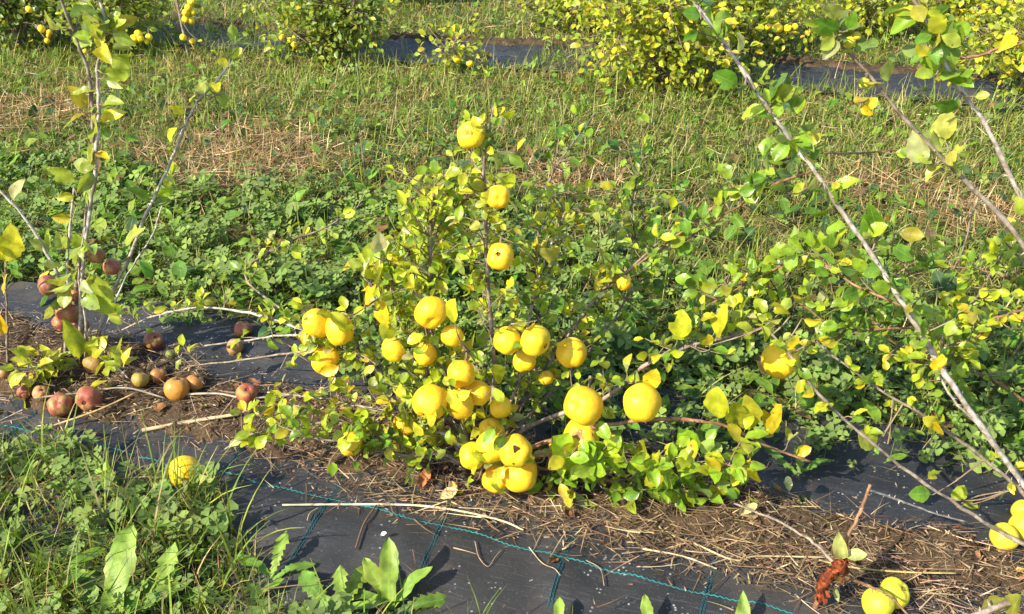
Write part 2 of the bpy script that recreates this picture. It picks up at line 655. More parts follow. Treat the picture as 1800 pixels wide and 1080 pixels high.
class Bush:
    def __init__(self, name, base, label, cat='quince bush', group=None, bark='bark'):
        self.base = Vector(base)
        self.root = empty(name, self.base, label, cat, group)
        self.bark = bark
        self.pts, self.lf = [], []
        self.tw = Soup()
        self.ntw = 0

    def branch(self, px, r0, r1, bark=None, jitter=.0009):
        pts = smooth([P(*q) if len(q) == 3 else q[0] for q in px])
        k = np.linspace(0, 1, len(pts))[:, None]
        pts = pts + rng.normal(size=pts.shape) * jitter * np.sin(k * 3.14)
        s = Soup()
        tube(s, pts, r0, r1, 7)
        for i in range(2, len(pts) - 1):      # buds and short spurs
            if rng.uniform() < .7:
                d = nrm(rng.normal(size=3)); rr = r0 + (r1 - r0) * i / len(pts)
                tube(s, np.array([pts[i], pts[i] + d * rr * 1.3, pts[i] + d * (rr * 1.5 + rng.uniform(.001, .005))]), rr * .7, .0006, 4)
        link('branch', s.mesh('branch', self.base), M[bark or self.bark], self.root)
        self.pts.append(pts)
        return pts

    def add_leaf(self, pos, d, n, size, col, var=None):
        self.lf.append((np.array(pos, float), np.array(d, float), np.array(n, float), size, np.array(col, float), var))

    def near(self, p):
        allp = np.concatenate(self.pts)
        return allp[np.argmin(((allp - np.array(p)) ** 2).sum(1))]

    def spur(self, p, r=.0016, skip=.004):
        """short twig from the nearest wood to p"""
        p = np.array(p)
        q = self.near(p)
        if np.linalg.norm(p - q) > skip:
            m = (p + q) / 2 + rng.normal(size=3) * .06 * np.linalg.norm(p - q) + np.array((0, 0, -.05 * np.linalg.norm(p - q)))
            tube(self.tw, smooth([q, m, p], 4), r * 1.35, r * .8, 5); self.ntw += 1

    def dress(self, pts, n, ln, size, pal, t0=.05, t1=1.0, per=5, up=.5, spread=1.0, vars_=None, out=None):
        """n side twigs along a branch, each with a few leaves; leaves too sit on the branch itself"""
        N = len(pts)
        for i in range(n):
            t = rng.uniform(t0, t1)
            q = pts[min(int(t * (N - 1)), N - 2)]
            tn = nrm(pts[min(int(t * (N - 1)) + 1, N - 1)] - q)
            rd = nrm(rng.normal(size=3))
            d = nrm(rd * spread + tn * .5 + np.array((0, 0, up)) + (np.array(out) if out is not None else 0))
            L = rng.uniform(*ln)
            m = q + d * L * .5 + rng.normal(size=3) * .08 * L
            e = q + d * L + np.array((0, 0, .04 * L))
            if L > .018:
                tube(self.tw, smooth([q, m, e], 3), .0015, .0008, 4); self.ntw += 1
                self.pts.append(np.array([m, e]))
            k = max(1, int(round(per * rng.uniform(.6, 1.4))))
            for j in range(k):
                f = rng.uniform(.35, 1.0) if j else 1.0
                p = q + (e - q) * f
                ld = nrm(d * .7 + rng.normal(size=3) * .75 + np.array((0, 0, .15)))
                nn = nrm(np.array((0, 0, .6)) + SUNV * .5 + rng.normal(size=3) * .65)
                c = pick(pal, 1)[0]
                self.add_leaf(p, ld, nn, rng.uniform(*size) * (1 if f > .6 else .85), c, None if vars_ is None else int(rng.choice(vars_)))

    def px_leaf(self, u0, v0, u1, v1, Y, dY=-.01, col=(.26, .32, .03), var=None, face=.75):
        a, b = np.array(P(u0, v0, Y)), np.array(P(u1, v1, Y + dY))
        q = self.near(a)
        self.spur(a, .0012)
        n = nrm(nrm(CAMP - a) * face + SUNV * .35 + rng.normal(size=3) * .45)
        self.add_leaf(a, b - a, n, np.linalg.norm(b - a) * .98, pick([(1, col)], 1, .08)[0], var)

    def finish(self, limit=290):
        def score(l):
            d = nrm(CAMP - l[0])
            nn = l[2] - nrm(l[1]) * (l[2] @ nrm(l[1]))
            u = 900 + FPX * l[0][0] / depth(l[0])
            v = 540 - FPX * (l[0][1] * SP + (l[0][2] - H) * CP) / depth(l[0])
            inside = 1 if -20 < u < 1820 and -20 < v < 1100 else .01
            return l[3] / depth(l[0]) * (.3 + abs(nrm(nn) @ d)) * inside * (1 - .12 * depth(l[0]))
        self.lf.sort(key=score, reverse=True)
        for p, d, n, size, col, var in self.lf[:limit]:
            Fm = frames(d[None], n[None])[0]
            me = LEAF_ME[int(rng.integers(0, 8)) if var is None else var]
            o = bpy.data.objects.new('leaf', me)
            m = Matrix([list(Fm[r] * size) + [0] for r in range(3)] + [[0, 0, 0, 1]])
            m.translation = Vector(p) - self.base
            o.parent = self.root
            o.matrix_basis = m
            o.color = (*col, 1)
            C.objects.link(o)
        rest = self.lf[limit:]
        if rest:
            s = Soup()
            leaf_soup(s, TPL[:8], [l[0] for l in rest], np.array([l[1] for l in rest]), np.array([l[2] for l in rest]), [l[3] for l in rest], np.array([l[4] for l in rest]))
            tag(link('foliage', s.mesh('foliage', self.base), M['leafs'], self.root), kind='stuff')
        if self.ntw:
            tag(link('twigs', self.tw.mesh('twigs', self.base), M['twig'], self.root), kind='stuff')


# ------------------------------------------------------------------ fruit
def fruit_mesh(seed, tall=1.0, knob=.03):
    r = np.random.default_rng(seed)
    nt, nph = 30, 20
    V = []
    ph5, k5 = r.uniform(0, 6.28), int(r.integers(4, 6))
    lump = [(nrm(r.normal(size=3)), r.normal() * knob) for _ in range(7)]
    for i in range(nph + 1):
        f = math.pi * i / nph
        for j in range(nt):
            th = 2 * math.pi * j / nt
            d = np.array((math.sin(f) * math.cos(th), math.sin(f) * math.sin(th), math.cos(f)))
            rr = 1 + .028 * math.sin(f) * math.cos(k5 * th + ph5) * (1 + .8 * math.cos(f))
            for ax, am in lump: rr += am * math.exp(-3.5 * (1 - d @ ax))
            p = d * rr
            p[2] *= tall
            p[2] -= .22 * math.exp(-(f / .30) ** 2) * tall
            p[2] += .17 * math.exp(-((math.pi - f) / .26) ** 2)
            p[:2] *= 1 + .05 * math.cos(f)
            V.append(p)
    F = []
    for i in range(nph):
        for j in range(nt):
            F.append((i * nt + j, (i + 1) * nt + j, (i + 1) * nt + (j + 1) % nt, i * nt + (j + 1) % nt))
    s = Soup(); s.add(np.array(V), np.array(F), (.7, .5, .02))
    return s.mesh('fruit_shape')


def eye_mesh(seed):
    """the dried flower end: a ragged five-lobed cup"""
    r = np.random.default_rng(seed)
    V, F = [], []
    n = 20
    for k, (rad, z) in enumerate(((.02, .70), (.07, .755), (.115, .79), (.14, .85))):
        for j in range(n):
            th = 2 * math.pi * j / n
            q = rad * (1 + (.2 * math.cos(5 * th + r.normal() * .3) + .22 * r.normal()) * (k >= 2))
            V.append((q * math.cos(th), q * math.sin(th), z + .02 * r.normal() * (k == 3)))
    for k in range(3):
        for j in range(n): F.append((k * n + j, (k + 1) * n + j, (k + 1) * n + (j + 1) % n, k * n + (j + 1) % n))
    s = Soup(); s.add(np.array(V), np.array(F), (.1, .06, .02))
    m = s.mesh('calyx_shape'); m.materials.append(M['eye'])
    return m


FR = {}
for k in range(8):
    FR['y', k] = fruit_mesh(20 + k, (1.0, .95, 1.1, .92, 1.02, 1.22, .98, 1.05)[k], .05)
    FR['r', k] = fruit_mesh(40 + k, (.95, .9, 1.0, .93)[k % 4], .05)
FR['k', 0] = fruit_mesh(77, .98, .13)
for key, me in FR.items(): me.materials.append(M['red'] if key[0] == 'r' else M['fruit'])
EYES = [eye_mesh(s) for s in range(3)]
YEL = (.76, .43, .012)
FRUITS = []


def fruit(u, v, r, Y, label, eye=None, kind='y', col=YEL, bush=None, group='yellow quinces', var=None, name='quince', rest=False, calyx=True, cat='quince'):
    p = P(u, v, Y)
    r = r * (.92 if kind == 'r' else 1)
    rad = r * depth(p) / FPX
    if rest:     # lies on the ground: slide along the sight line until it touches
        for _ in range(30):
            gz = float(surf(p.x, p.y)) + rad * (.93 if kind != 'r' else .72)
            d = ray(u, v)
            t = (gz - H) / d.z
            p = Vector((d.x * t, d.y * t, gz))
            rad = r * depth(p) / FPX
    k = int(rng.integers(0, 8)) if var is None else var
    me = FR['k', 0] if kind == 'k' else FR[kind, k]
    o = link(name, me)
    if eye is None:
        e = Vector(rng.normal(size=3)) + Vector((.4, .5, -.4))
    else:
        e = Vector(eye)
    e.normalize()
    o.rotation_mode = 'QUATERNION'
    q = e.to_track_quat('Z', 'Y')
    from mathutils import Quaternion
    o.rotation_quaternion = q @ Quaternion((0, 0, 1), random.uniform(0, 6.28))
    o.location = p
    o.scale = (rad,) * 3
    c = np.array(col) * (1 + .06 * rng.normal()) * (1 + .05 * rng.normal(size=3))
    o.color = (*np.clip(c, 0.005, .85), 1)
    tag(o, label, cat, group)
    if calyx and not ('hollow' in label or 'dimple' in label):
        ce = link('calyx', EYES[int(rng.integers(0, 3))], None, o)
        dz = .0
        ce.location = (0, 0, dz)
    if bush is not None:
        q0 = bush.near(p)
        bush.spur(np.array(p) + nrm(q0 - np.array(p)) * rad * .86, .0022, .002)
    if p.z - rad < float(surf(p.x, p.y)) - .006:
        print('LOW', label, round(p.z - rad - float(surf(p.x, p.y)), 3))
    FRUITS.append((np.array(p), rad))
    return o


# palettes (base colours of the leaves themselves)
YG = [(5, (.35, .41, .02)), (4, (.26, .36, .025)), (2.5, (.44, .43, .025)), (1.5, (.15, .26, .025)), (1.0, (.54, .42, .02)), (.6, (.40, .42, .18))]
GR = [(5, (.18, .30, .022)), (4, (.11, .22, .022)), (3, (.27, .36, .025)), (1, (.36, .34, .03)), (.4, (.06, .12, .03))]
LB = [(5, (.26, .33, .05)), (3, (.34, .36, .06)), (2, (.17, .25, .05)), (1.2, (.50, .42, .03)), (.6, (.40, .40, .20))]
GOLD = (.62, .42, .015)

Y0 = 1.33
# ------------------------------------------------------------------ the central bush
cb = Bush('quince_bush', G(835, 830, .02), 'low bushy yellow-green quince bush laden with yellow fruit in the middle', 'quince bush')
B0 = (835, 826, 1.335)
b1 = cb.branch([B0, (862, 760, 1.33), (868, 640, 1.35), (860, 540, 1.36), (854, 430, 1.37), (850, 330, 1.38), (853, 270, 1.385), (868, 188, 1.39)], .0055, .0018)
b2 = cb.branch([B0, (890, 760, 1.38), (930, 690, 1.42), (985, 610, 1.45), (1050, 520, 1.48), (1100, 480, 1.50), (1180, 405, 1.53)], .005, .0022)
b2b = cb.branch([(1100, 480, 1.50), (1190, 415, 1.53), (1280, 345, 1.56), (1395, 276, 1.60), (1500, 270, 1.64), (1600, 262, 1.68)], .0028, .0016, 'redbark')
b3 = cb.branch([B0, (930, 750, 1.32), (1060, 702, 1.29), (1130, 645, 1.28), (1200, 612, 1.28), (1270, 595, 1.28), (1340, 578, 1.28)], .005, .002)
b4 = cb.branch([B0, (930, 788, 1.28), (1010, 762, 1.25), (1100, 742, 1.235), (1190, 737, 1.22), (1270, 748, 1.21), (1350, 785, 1.205), (1425, 812, 1.20)], .0052, .002, 'redbark')
b5 = cb.branch([B0, (930, 822, 1.29), (1010, 832, 1.26), (1090, 850, 1.24), (1180, 862, 1.22), (1260, 872, 1.21)], .004, .002, 'redbark')
b6 = cb.branch([B0, (790, 770, 1.36), (735, 715, 1.39), (665, 655, 1.41), (605, 602, 1.42), (560, 590, 1.43)], .005, .0026, 'pale')
b6b = cb.branch([(605, 602, 1.42), (520, 575, 1.46), (440, 551, 1.50), (350, 541, 1.54), (270, 556, 1.57), (215, 580, 1.6)], .0032, .0016, 'pale')
b6c = cb.branch([(640, 640, 1.415), (580, 610, 1.44), (520, 590, 1.50), (440, 598, 1.54), (360, 608, 1.58)], .0032, .0016, 'pale')
b6d = cb.branch([(660, 655, 1.41), (600, 615, 1.40), (520, 620, 1.46), (420, 634, 1.52), (320, 645, 1.58)], .0028, .0015)
b7 = cb.branch([B0, (770, 700, 1.38), (735, 610, 1.42), (690, 540, 1.44), (700, 470, 1.46), (748, 415, 1.47), (800, 365, 1.48), (855, 330, 1.5)], .0045, .0018)
b8 = cb.branch([B0, (905, 690, 1.40), (928, 570, 1.44), (950, 480, 1.46), (975, 415, 1.48), (1000, 360, 1.5)], .004, .0016, 'pale')
b9 = cb.branch([B0, (800, 700, 1.36), (762, 600, 1.38), (756, 500, 1.40), (757, 400, 1.41), (765, 320, 1.42)], .0042, .0016)
b10 = cb.branch([(690, 540, 1.44), (650, 500, 1.46), (690, 450, 1.50), (745, 420, 1.52)], .003, .0014, 'bark')
b11 = cb.branch([(605, 602, 1.42), (520, 560, 1.52), (430, 485, 1.62), (500, 428, 1.68), (570, 402, 1.72), (640, 356, 1.78)], .003, .0014, 'bark')
b12 = cb.branch([B0, (800, 775, 1.31), (740, 748, 1.31), (680, 725, 1.32), (620, 712, 1.34), (560, 700, 1.37), (470, 690, 1.43)], .004, .0018, 'pale')
b13 = cb.branch([B0, (780, 800, 1.29), (715, 800, 1.27), (650, 790, 1.26), (590, 785, 1.26)], .0035, .0016)
b16 = cb.branch([B0, (780, 805, 1.30), (690, 765, 1.30), (600, 745, 1.31), (520, 748, 1.31), (440, 765, 1.31), (395, 790, 1.30)], .0036, .0014)
b17 = cb.branch([(690, 765, 1.30), (620, 775, 1.27), (550, 770, 1.26), (480, 745, 1.28)], .0024, .0012)
b18 = cb.branch([B0, (960, 800, 1.24), (1050, 800, 1.20), (1150, 815, 1.185), (1240, 820, 1.18), (1320, 815, 1.18)], .0036, .0016, 'redbark')
b14 = cb.branch([B0, (960, 700, 1.45), (1080, 560, 1.56), (1120, 470, 1.62), (1110, 370, 1.66), (1130, 270, 1.70)], .0035, .0014)
b15 = cb.branch([B0, (870, 760, 1.40), (945, 640, 1.52), (945, 480, 1.60), (960, 330, 1.64), (1045, 200, 1.70)], .0035, .0014)

S1, S2 = (.018, .034), (.028, .046)
cb.dress(b1, 30, (.01, .07), S1, YG, .45, 1.0, 3.2, .3)
cb.dress(b1, 48, (.03, .11), S1, YG, .08, .6, 4, .2)
cb.dress(b2, 46, (.02, .09), S1, YG, .2, 1.0, 3.5)
cb.dress(b2b, 16, (.01, .05), (.03, .05), GR, .05, 1.0, 3)
cb.dress(b3, 36, (.02, .08), S1, YG, .2, 1.0, 3.5)
cb.dress(b6, 52, (.02, .09), S1, YG, .1, 1.0, 3.5)
cb.dress(b6b, 26, (.01, .05), S1, YG, .2, 1.0, 2.6)
cb.dress(b6c, 9, (.01, .04), S1, YG, .1, .95, 2.2)
cb.dress(b6d, 14, (.01, .05), S1, YG, .1, 1.0, 2.4)
cb.dress(b7, 100, (.02, .10), S1, YG, .15, 1.0, 3.6)
cb.dress(b8, 66, (.02, .08), S1, YG, .2, 1.0, 3.2)
cb.dress(b9, 100, (.02, .09), S1, YG, .15, 1.0, 3.5)
cb.dress(b10, 26, (.02, .06), S2, YG, .0, 1.0, 3)
cb.dress(b11, 22, (.01, .05), S1, YG, .25, 1.0, 2.4)
cb.dress(b12, 50, (.02, .07), S1, YG, .2, 1.0, 2.8)
cb.dress(b13, 22, (.02, .05), (.02, .034), GR, .3, 1.0, 3.2)
cb.dress(b16, 28, (.015, .06), (.022, .038), YG, .2, 1.0, 3)
cb.dress(b17, 14, (.015, .05), (.022, .036), GR, .1, 1.0, 3)
cb.dress(b18, 34, (.015, .05), (.030, .046), [(3, (.21, .35, .022)), (2, (.29, .38, .022)), (1, (.42, .41, .02))], .3, 1.0, 2.6, .35, out=(-.1, -.5, .1))
cb.dress(b14, 56, (.02, .08), S1, GR, .3, 1.0, 3.2)
cb.dress(b15, 56, (.02, .08), S1, GR, .3, 1.0, 3.2)
cb.dress(b5, 46, (.015, .05), (.028, .044), GR, .3, 1.0, 3.2, .2)
cb.dress(b5, 10, (.015, .05), (.024, .040), YG, .1, .6, 3, .0)
cb.dress(b4, 3, (.01, .03), (.026, .036), YG, .55, 1.0, 2)
# leaves one can single out on the low right branches
GL, YL, GD = (.21, .34, .022), (.38, .40, .022), (.50, .40, .018)
for q in ((1262, 742, 1255, 690, YL, 0), (1288, 752, 1284, 700, (.34, .39, .022), 7), (1318, 764, 1308, 700, (.40, .40, .025), 5), (1345, 768, 1362, 716, GD, 1), (1262, 752, 1240, 772, GL, 2),
          (1318, 800, 1325, 855, GD, 0), (1395, 800, 1425, 790, GD, 2), (1230, 800, 1200, 762, GL, 3), (1040, 770, 1070, 805, GL, 0), (1020, 830, 985, 770, GL, 2),
          (1085, 835, 1065, 790, GL, 0), (1130, 820, 1122, 782, (.27, .33, .02), 1), (1030, 815, 1035, 855, GL, 2), (1080, 840, 1085, 880, GL, 3), (1115, 850, 1092, 902, YL, 0),
          (1120, 855, 1110, 912, YL, 3), (1200, 850, 1170, 905, GL, 2), (1215, 855, 1205, 903, GL, 0), (1250, 845, 1265, 893, (.38, .38, .02), 1), (1285, 850, 1297, 875, GL, 3),
          (1315, 868, 1340, 920, GL, 5), (1030, 870, 1050, 918, GL, 0), (1060, 880, 1045, 910, GL, 1), (1290, 845, 1280, 810, GL, 2), (1240, 830, 1252, 795, GL, 0),
          (1150, 830, 1165, 790, GL, 3), (1190, 830, 1225, 838, GL, 0), (900, 870, 890, 900, GL, 0), (915, 865, 950, 850, GL, 1), (900, 880, 915, 905, GL, 3),
          (1190, 602, 1200, 552, YL, 1), (1258, 600, 1265, 540, YL, 1), (1140, 690, 1152, 655, GD, 3), (985, 800, 1000, 768, GL, 2)):
    cb.px_leaf(*q[:4], 1.225 if q[0] > 960 and q[1] > 650 else 1.27, -.012, q[4], q[5])
for q in ((680, 585, 665, 535, GD, 1), (640, 540, 655, 498, GOLD, 5), (690, 600, 672, 572, YL, 0), (575, 545, 612, 575, YL, 6), (660, 640, 640, 660, GD, 5), (880, 680, 875, 645, YL, 0),
          (800, 575, 790, 530, YL, 3), (750, 590, 715, 600, YL, 0), (655, 450, 670, 415, (.42, .42, .22), 0), (640, 490, 640, 455, (.42, .42, .22), 4), (845, 690, 815, 715, YL, 0),
          (860, 330, 830, 325, YL, 0), (880, 330, 905, 312, YL, 1), (858, 380, 870, 395, GD, 5), (965, 470, 962, 425, GD, 4), (600, 640, 560, 660, GOLD, 4)):
    cb.px_leaf(*q[:4], 1.30 if q[1] > 520 else 1.38, -.012, q[4], q[5])

# fruit of the central bush: u, v, radius px, Y, eye direction, kind/variant, label
F = [
    (828, 238, 24, 1.385, (-.3, -.6, .6), 'k', 0, 'topmost quince of the central bush, knobbly, with brown scars'),
    (876, 346, 21, 1.345, (.05, -.95, .15), 'y', 1, 'quince below the topmost one, its dimple facing the viewer'),
    (879, 451, 25, 1.335, (-.15, -.75, .62), 'y', 0, 'quince right of the bare upright stem with a tan scar on its face'),
    (557, 568, 26, 1.40, (.3, .5, -.7), 'y', 2, 'plump quince at the left tip of the central bush'),
    (596, 578, 24, 1.385, (.2, -.3, -.9), 'y', 5, 'pear-shaped quince behind a leaf beside the leftmost plump one'),
    (573, 632, 25, 1.385, (.6, -.4, -.4), 'y', 3, 'waisted quince hanging under the grey branch at left'),
    (757, 550, 29, 1.33, (.12, -.85, -.15), 'y', 3, 'half-shaded quince with a deep open dimple facing forward'),
    (795, 590, 20, 1.335, (.3, .5, -.6), 'y', 4, 'quince partly hidden by leaves below the dimpled one'),
    (692, 614, 22, 1.37, (.4, .2, -.8), 'y', 2, 'quince behind the round pale leaf, left of the dark stems'),
    (748, 622, 21, 1.355, (.1, .3, -.9), 'y', 0, 'pale quince half covered by leaves above the middle cluster'),
    (892, 598, 25, 1.325, (-.4, -.1, -.8), 'y', 6, 'left one of the two quinces touching right of the main stem'),
    (940, 599, 28, 1.31, (.75, -.55, -.1), 'y', 1, 'right one of the two quinces touching, a leaf shadow across it'),
    (1005, 620, 27, 1.35, (.1, -.2, -.95), 'y', 4, 'lone round quince under the rightward branch'),
    (922, 636, 21, 1.35, (.2, -.3, -.8), 'y', 0, 'shaded quince tucked under the touching pair'),
    (960, 664, 13, 1.37, (0, .3, -.9), 'y', 6, 'small shaded quince peeping out under the fork'),
    (811, 656, 25, 1.275, (-.1, .5, -.8), 'y', 7, 'top quince of the middle cluster with a twig across it'),
    (757, 707, 31, 1.235, (-.35, -.75, -.5), 'y', 4, 'large bright quince at the left of the middle cluster, eye lower left'),
    (806, 710, 27, 1.245, (.2, -.1, -.95), 'y', 2, 'pale quince right of the large bright one in the middle cluster'),
    (840, 690, 23, 1.28, (.3, .2, -.9), 'y', 6, 'quince with a leaf shadow at the right of the middle cluster'),
    (880, 716, 20, 1.305, (.2, .4, -.8), 'y', 0, 'shaded golden quince between the two clusters'),
    (865, 757, 22, 1.295, (.1, .3, -.9), 'y', 3, 'golden quince behind the top of the lower cluster'),
    (712, 745, 23, 1.315, (.3, .1, -.9), 'y', 2, 'shaded quince below the large bright one'),
    (616, 780, 21, 1.245, (-.2, .3, -.8), 'y', 5, 'quince low on the left among small leaves'),
    (706, 782, 16, 1.315, (.1, .2, -.9), 'y', 0, 'dull quince in deep shade near the soil at left'),
    (1025, 714, 36, 1.215, (-.55, -.55, .45), 'y', 0, 'big bright quince with its hollow at upper left'),
    (1128, 707, 34, 1.205, (.3, .3, -.9), 'y', 4, 'big bright quince on its own above the long low branch'),
    (1022, 766, 32, 1.255, (-.15, -.8, .5), 'y', 6, 'quince with a tan patch below the big one, behind the branch'),
    (1077, 777, 14, 1.26, (.2, .3, -.8), 'y', 1, 'small golden quince behind the leaves of the low branch'),
    (829, 802, 25, 1.235, (.3, -.5, .7), 'y', 2, 'left quince of the lowest cluster'),
    (864, 786, 29, 1.225, (.1, .4, -.8), 'y', 4, 'middle quince of the lowest cluster'),
    (906, 793, 30, 1.205, (.1, -.82, .56), 'y', 6, 'quince with a ragged dark hole in the lowest cluster'),
    (914, 830, 33, 1.235, (.4, .2, -.8), 'y', 3, 'broad quince at the bottom of the lowest cluster'),
    (872, 842, 24, 1.235, (-.2, -.8, .1), 'y', 1, 'golden quince with a shrivelled eye lowest on the bush'),
    (1096, 498, 13, 1.47, (.1, .3, -.9), 'y', 7, 'small quince on the brown rising branch'),
]
for u, v, r, Y, e, k, var, lab in F:
    for _ in range(int(rng.choice([0, 1, 2, 3], p=[.25, .3, .3, .15])) if v > 480 and r < 33 else 0):
        th = rng.uniform(0, 6.283)
        c_, s_ = math.cos(th), math.sin(th)
        q_ = P(u + 1.25 * r * c_, v + 1.25 * r * s_, Y - rng.uniform(.01, .03))
        t_ = P(u + r * c_ * .1 + rng.normal() * r * .5, v + r * s_ * .1 + rng.normal() * r * .5, Y - .045)
        n_ = nrm(nrm(CAMP - np.array(q_)) * .6 + SUNV * .4 + rng.normal(size=3) * .5)
        cb.spur(np.array(q_), .0011)
        cb.add_leaf(q_, np.array(t_) - np.array(q_), n_, rng.uniform(.024, .038), pick(YG, 1)[0])
    fruit(u, v, r, Y, lab, e, k, YEL if v < 740 or r > 22 else (.66, .42, .014), cb, 'yellow quinces on the central bush', var)


def patch(fr, d, size, col, name='scar'):
    """a brown corky patch, slightly proud of a fruit's skin; d = direction from its centre in world space"""
    from mathutils.bvhtree import BVHTree
    me = fr.data
    bv = BVHTree.FromPolygons([v.co for v in me.vertices], [p.vertices for p in me.polygons])
    dl = fr.rotation_quaternion.inverted() @ Vector(d).normalized()
    x = dl.orthogonal().normalized(); y = dl.cross(x)
    V, n = [], 16
    for k in range(4):
        for j in range(n):
            th = 6.283 * j / n
            q = size * k / 3 * (1 + .28 * math.sin(3 * th + 1) + .2 * rng.normal() * (k == 3))
            dd = (dl + x * q * math.cos(th) + y * q * math.sin(th)).normalized()
            h = bv.ray_cast(dd * 3, -dd)
            V.append(np.array(h[0]) * (1.012 if k < 3 else .998))
    Fc = [(k * n + j, k * n + (j + 1) % n, (k + 1) * n + (j + 1) % n, (k + 1) * n + j) for k in range(3) for j in range(n)]
    s = Soup(); s.add(np.array(V), np.array(Fc), np.array(col))
    return link(name, s.mesh(name), M['dead'], fr)


lab2o = {o['label']: o for o in C.objects if o.get('category') == 'quince'}


def byl(txt):
    return next(o for l, o in lab2o.items() if txt in l)


patch(byl('topmost quince'), (-.1, -.8, .5), .38, (.55, .30, .04))
patch(byl('tan scar'), (-.1, -.85, .35), .20, (.48, .27, .06))
patch(byl('tan patch'), (-.25, -.75, .6), .42, (.42, .24, .10))
patch(byl('ragged dark hole'), (.05, -.70, .75), .24, (.055, .03, .012))
patch(byl('ragged dark hole'), (-.1, -.95, -.15), .08, (.10, .05, .012))

# ------------------------------------------------------------------ the bush at the left, with large leaves
lb = Bush('quince_bush', G(140, 650, .02), 'tall thin quince bush with upright grey stems and large pale leaves at the left', bark='pale')
l1 = lb.branch([(125, 640, 1.72), (130, 540, 1.71), (150, 400, 1.70), (163, 260, 1.69), (158, 140, 1.68), (132, 65, 1.67), (104, -10, 1.66)], .0052, .0026, 'bark')
l2 = lb.branch([(140, 640, 1.71), (145, 480, 1.68), (165, 320, 1.67), (174, 200, 1.67), (172, 110, 1.67), (185, 50, 1.66), (170, -20, 1.66)], .005, .002)
l3 = lb.branch([(165, 630, 1.73), (185, 545, 1.73), (222, 465, 1.73), (258, 375, 1.74), (300, 285, 1.75), (340, 192, 1.76), (395, 125, 1.77), (412, 85, 1.78)], .0046, .0018, 'pale')
l4 = lb.branch([(135, 640, 1.74), (110, 510, 1.76), (82, 445, 1.77), (45, 385, 1.78), (-10, 325, 1.79)], .0048, .0024)
l5 = lb.branch([(115, 630, 1.70), (118, 520, 1.69), (122, 420, 1.68), (130, 330, 1.68)], .004, .002)
l6 = lb.branch([(150, 640, 1.70), (150, 560, 1.66), (138, 480, 1.64), (150, 400, 1.63)], .003, .0015)
l7 = lb.branch([(165, 640, 1.72), (215, 500, 1.80), (265, 420, 1.82), (285, 360, 1.83)], .0024, .0012)
for b_, n_ in ((l1, 5), (l2, 14), (l5, 5), (l6, 4)):
    lb.dress(b_, n_, (.005, .03), (.040, .062), LB, .25, 1.0, 1.8, .2, vars_=[2, 4, 5, 6, 7, 7, 8])
lb.dress(l3, 9, (.005, .03), (.035, .055), YG, .4, .98, 2.2, .2)
lb.dress(l4, 2, (.005, .02), (.05, .06), LB, .3, .9, 1.5)
lb.dress(l2, 7, (.005, .03), (.042, .062), LB, .65, 1.0, 2.2, .1, vars_=[4, 5, 7])
LG, LY = (.30, .37, .04), (.44, .42, .03)
for q in ((180, 75, 148, 5, LG, 5), (188, 48, 218, 32, LG, 5), (186, 100, 228, 88, LG, 7), (165, 62, 130, 62, LG, 4), (180, 130, 226, 128, LG, 5), (185, 140, 208, 158, (.5, .5, .25), 8),
          (180, 185, 206, 172, LG, 6), (172, 215, 210, 196, LY, 8), (170, 280, 140, 305, LG, 5), (165, 270, 188, 272, GOLD, 4), (140, 320, 80, 300, LG, 5), (135, 345, 100, 350, LY, 6),
          (345, 165, 332, 178, LY, 5), (360, 170, 345, 140, (.45, .45, .2), 4), (370, 160, 385, 145, LY, 5), (405, 118, 378, 105, LY, 7), (330, 200, 295, 190, LY, 5), (300, 255, 298, 225, LY, 4),
          (160, 450, 135, 405, LG, 7), (215, 430, 250, 395, LG, 5), (150, 470, 202, 560, LG, 5), (140, 490, 85, 530, LG, 8), (115, 470, 65, 460, (.36, .40, .12), 5), (140, 480, 112, 465, LY, 5),
          (140, 640, 133, 570, LG, 8), (150, 625, 175, 600, LY, 6), (20, 355, 30, 320, (.44, .46, .22), 8), (95, 440, 75, 410, LG, 8), (130, 380, 90, 388, LY, 4), (190, 540, 215, 570, LG, 5)):
    lb.px_leaf(*q[:4], 1.66, -.02, q[4], q[5], .6)
# the low sprays of yellow leaves at its foot
l8 = lb.branch([(140, 645, 1.72), (90, 640, 1.64), (40, 650, 1.58), (-15, 640, 1.54)], .0032, .0016)
l9 = lb.branch([(140, 645, 1.72), (95, 665, 1.62), (50, 690, 1.56), (20, 700, 1.52)], .0032, .0016)
l10 = lb.branch([(140, 645, 1.72), (175, 625, 1.66), (210, 650, 1.60), (225, 665, 1.58)], .003, .0014)
for b_, n_ in ((l8, 14), (l9, 12), (l10, 7)):
    lb.dress(b_, n_, (.01, .04), (.035, .055), [(3, (.42, .42, .03)), (3, (.30, .36, .04)), (1.5, (.55, .45, .02))], .1, 1.0, 2.6, .3, vars_=[0, 4, 5, 7, 8])
le = Bush('quince_shoot', G(14, 640, .02), 'thin leafy quince shoot at the left edge of the black fabric', 'quince shoot', bark='bark')
e1 = le.branch([(14, 640, 1.68), (12, 560, 1.66), (10, 480, 1.65), (6, 400, 1.64)], .003, .0014)
for q in ((10, 470, 12, 395, LY, 5), (8, 520, 5, 480, GOLD, 5), (10, 590, -8, 560, GOLD, 4), (10, 450, -15, 430, LY, 7)):
    le.px_leaf(*q[:4], 1.63, -.02, q[4], q[5], .6)

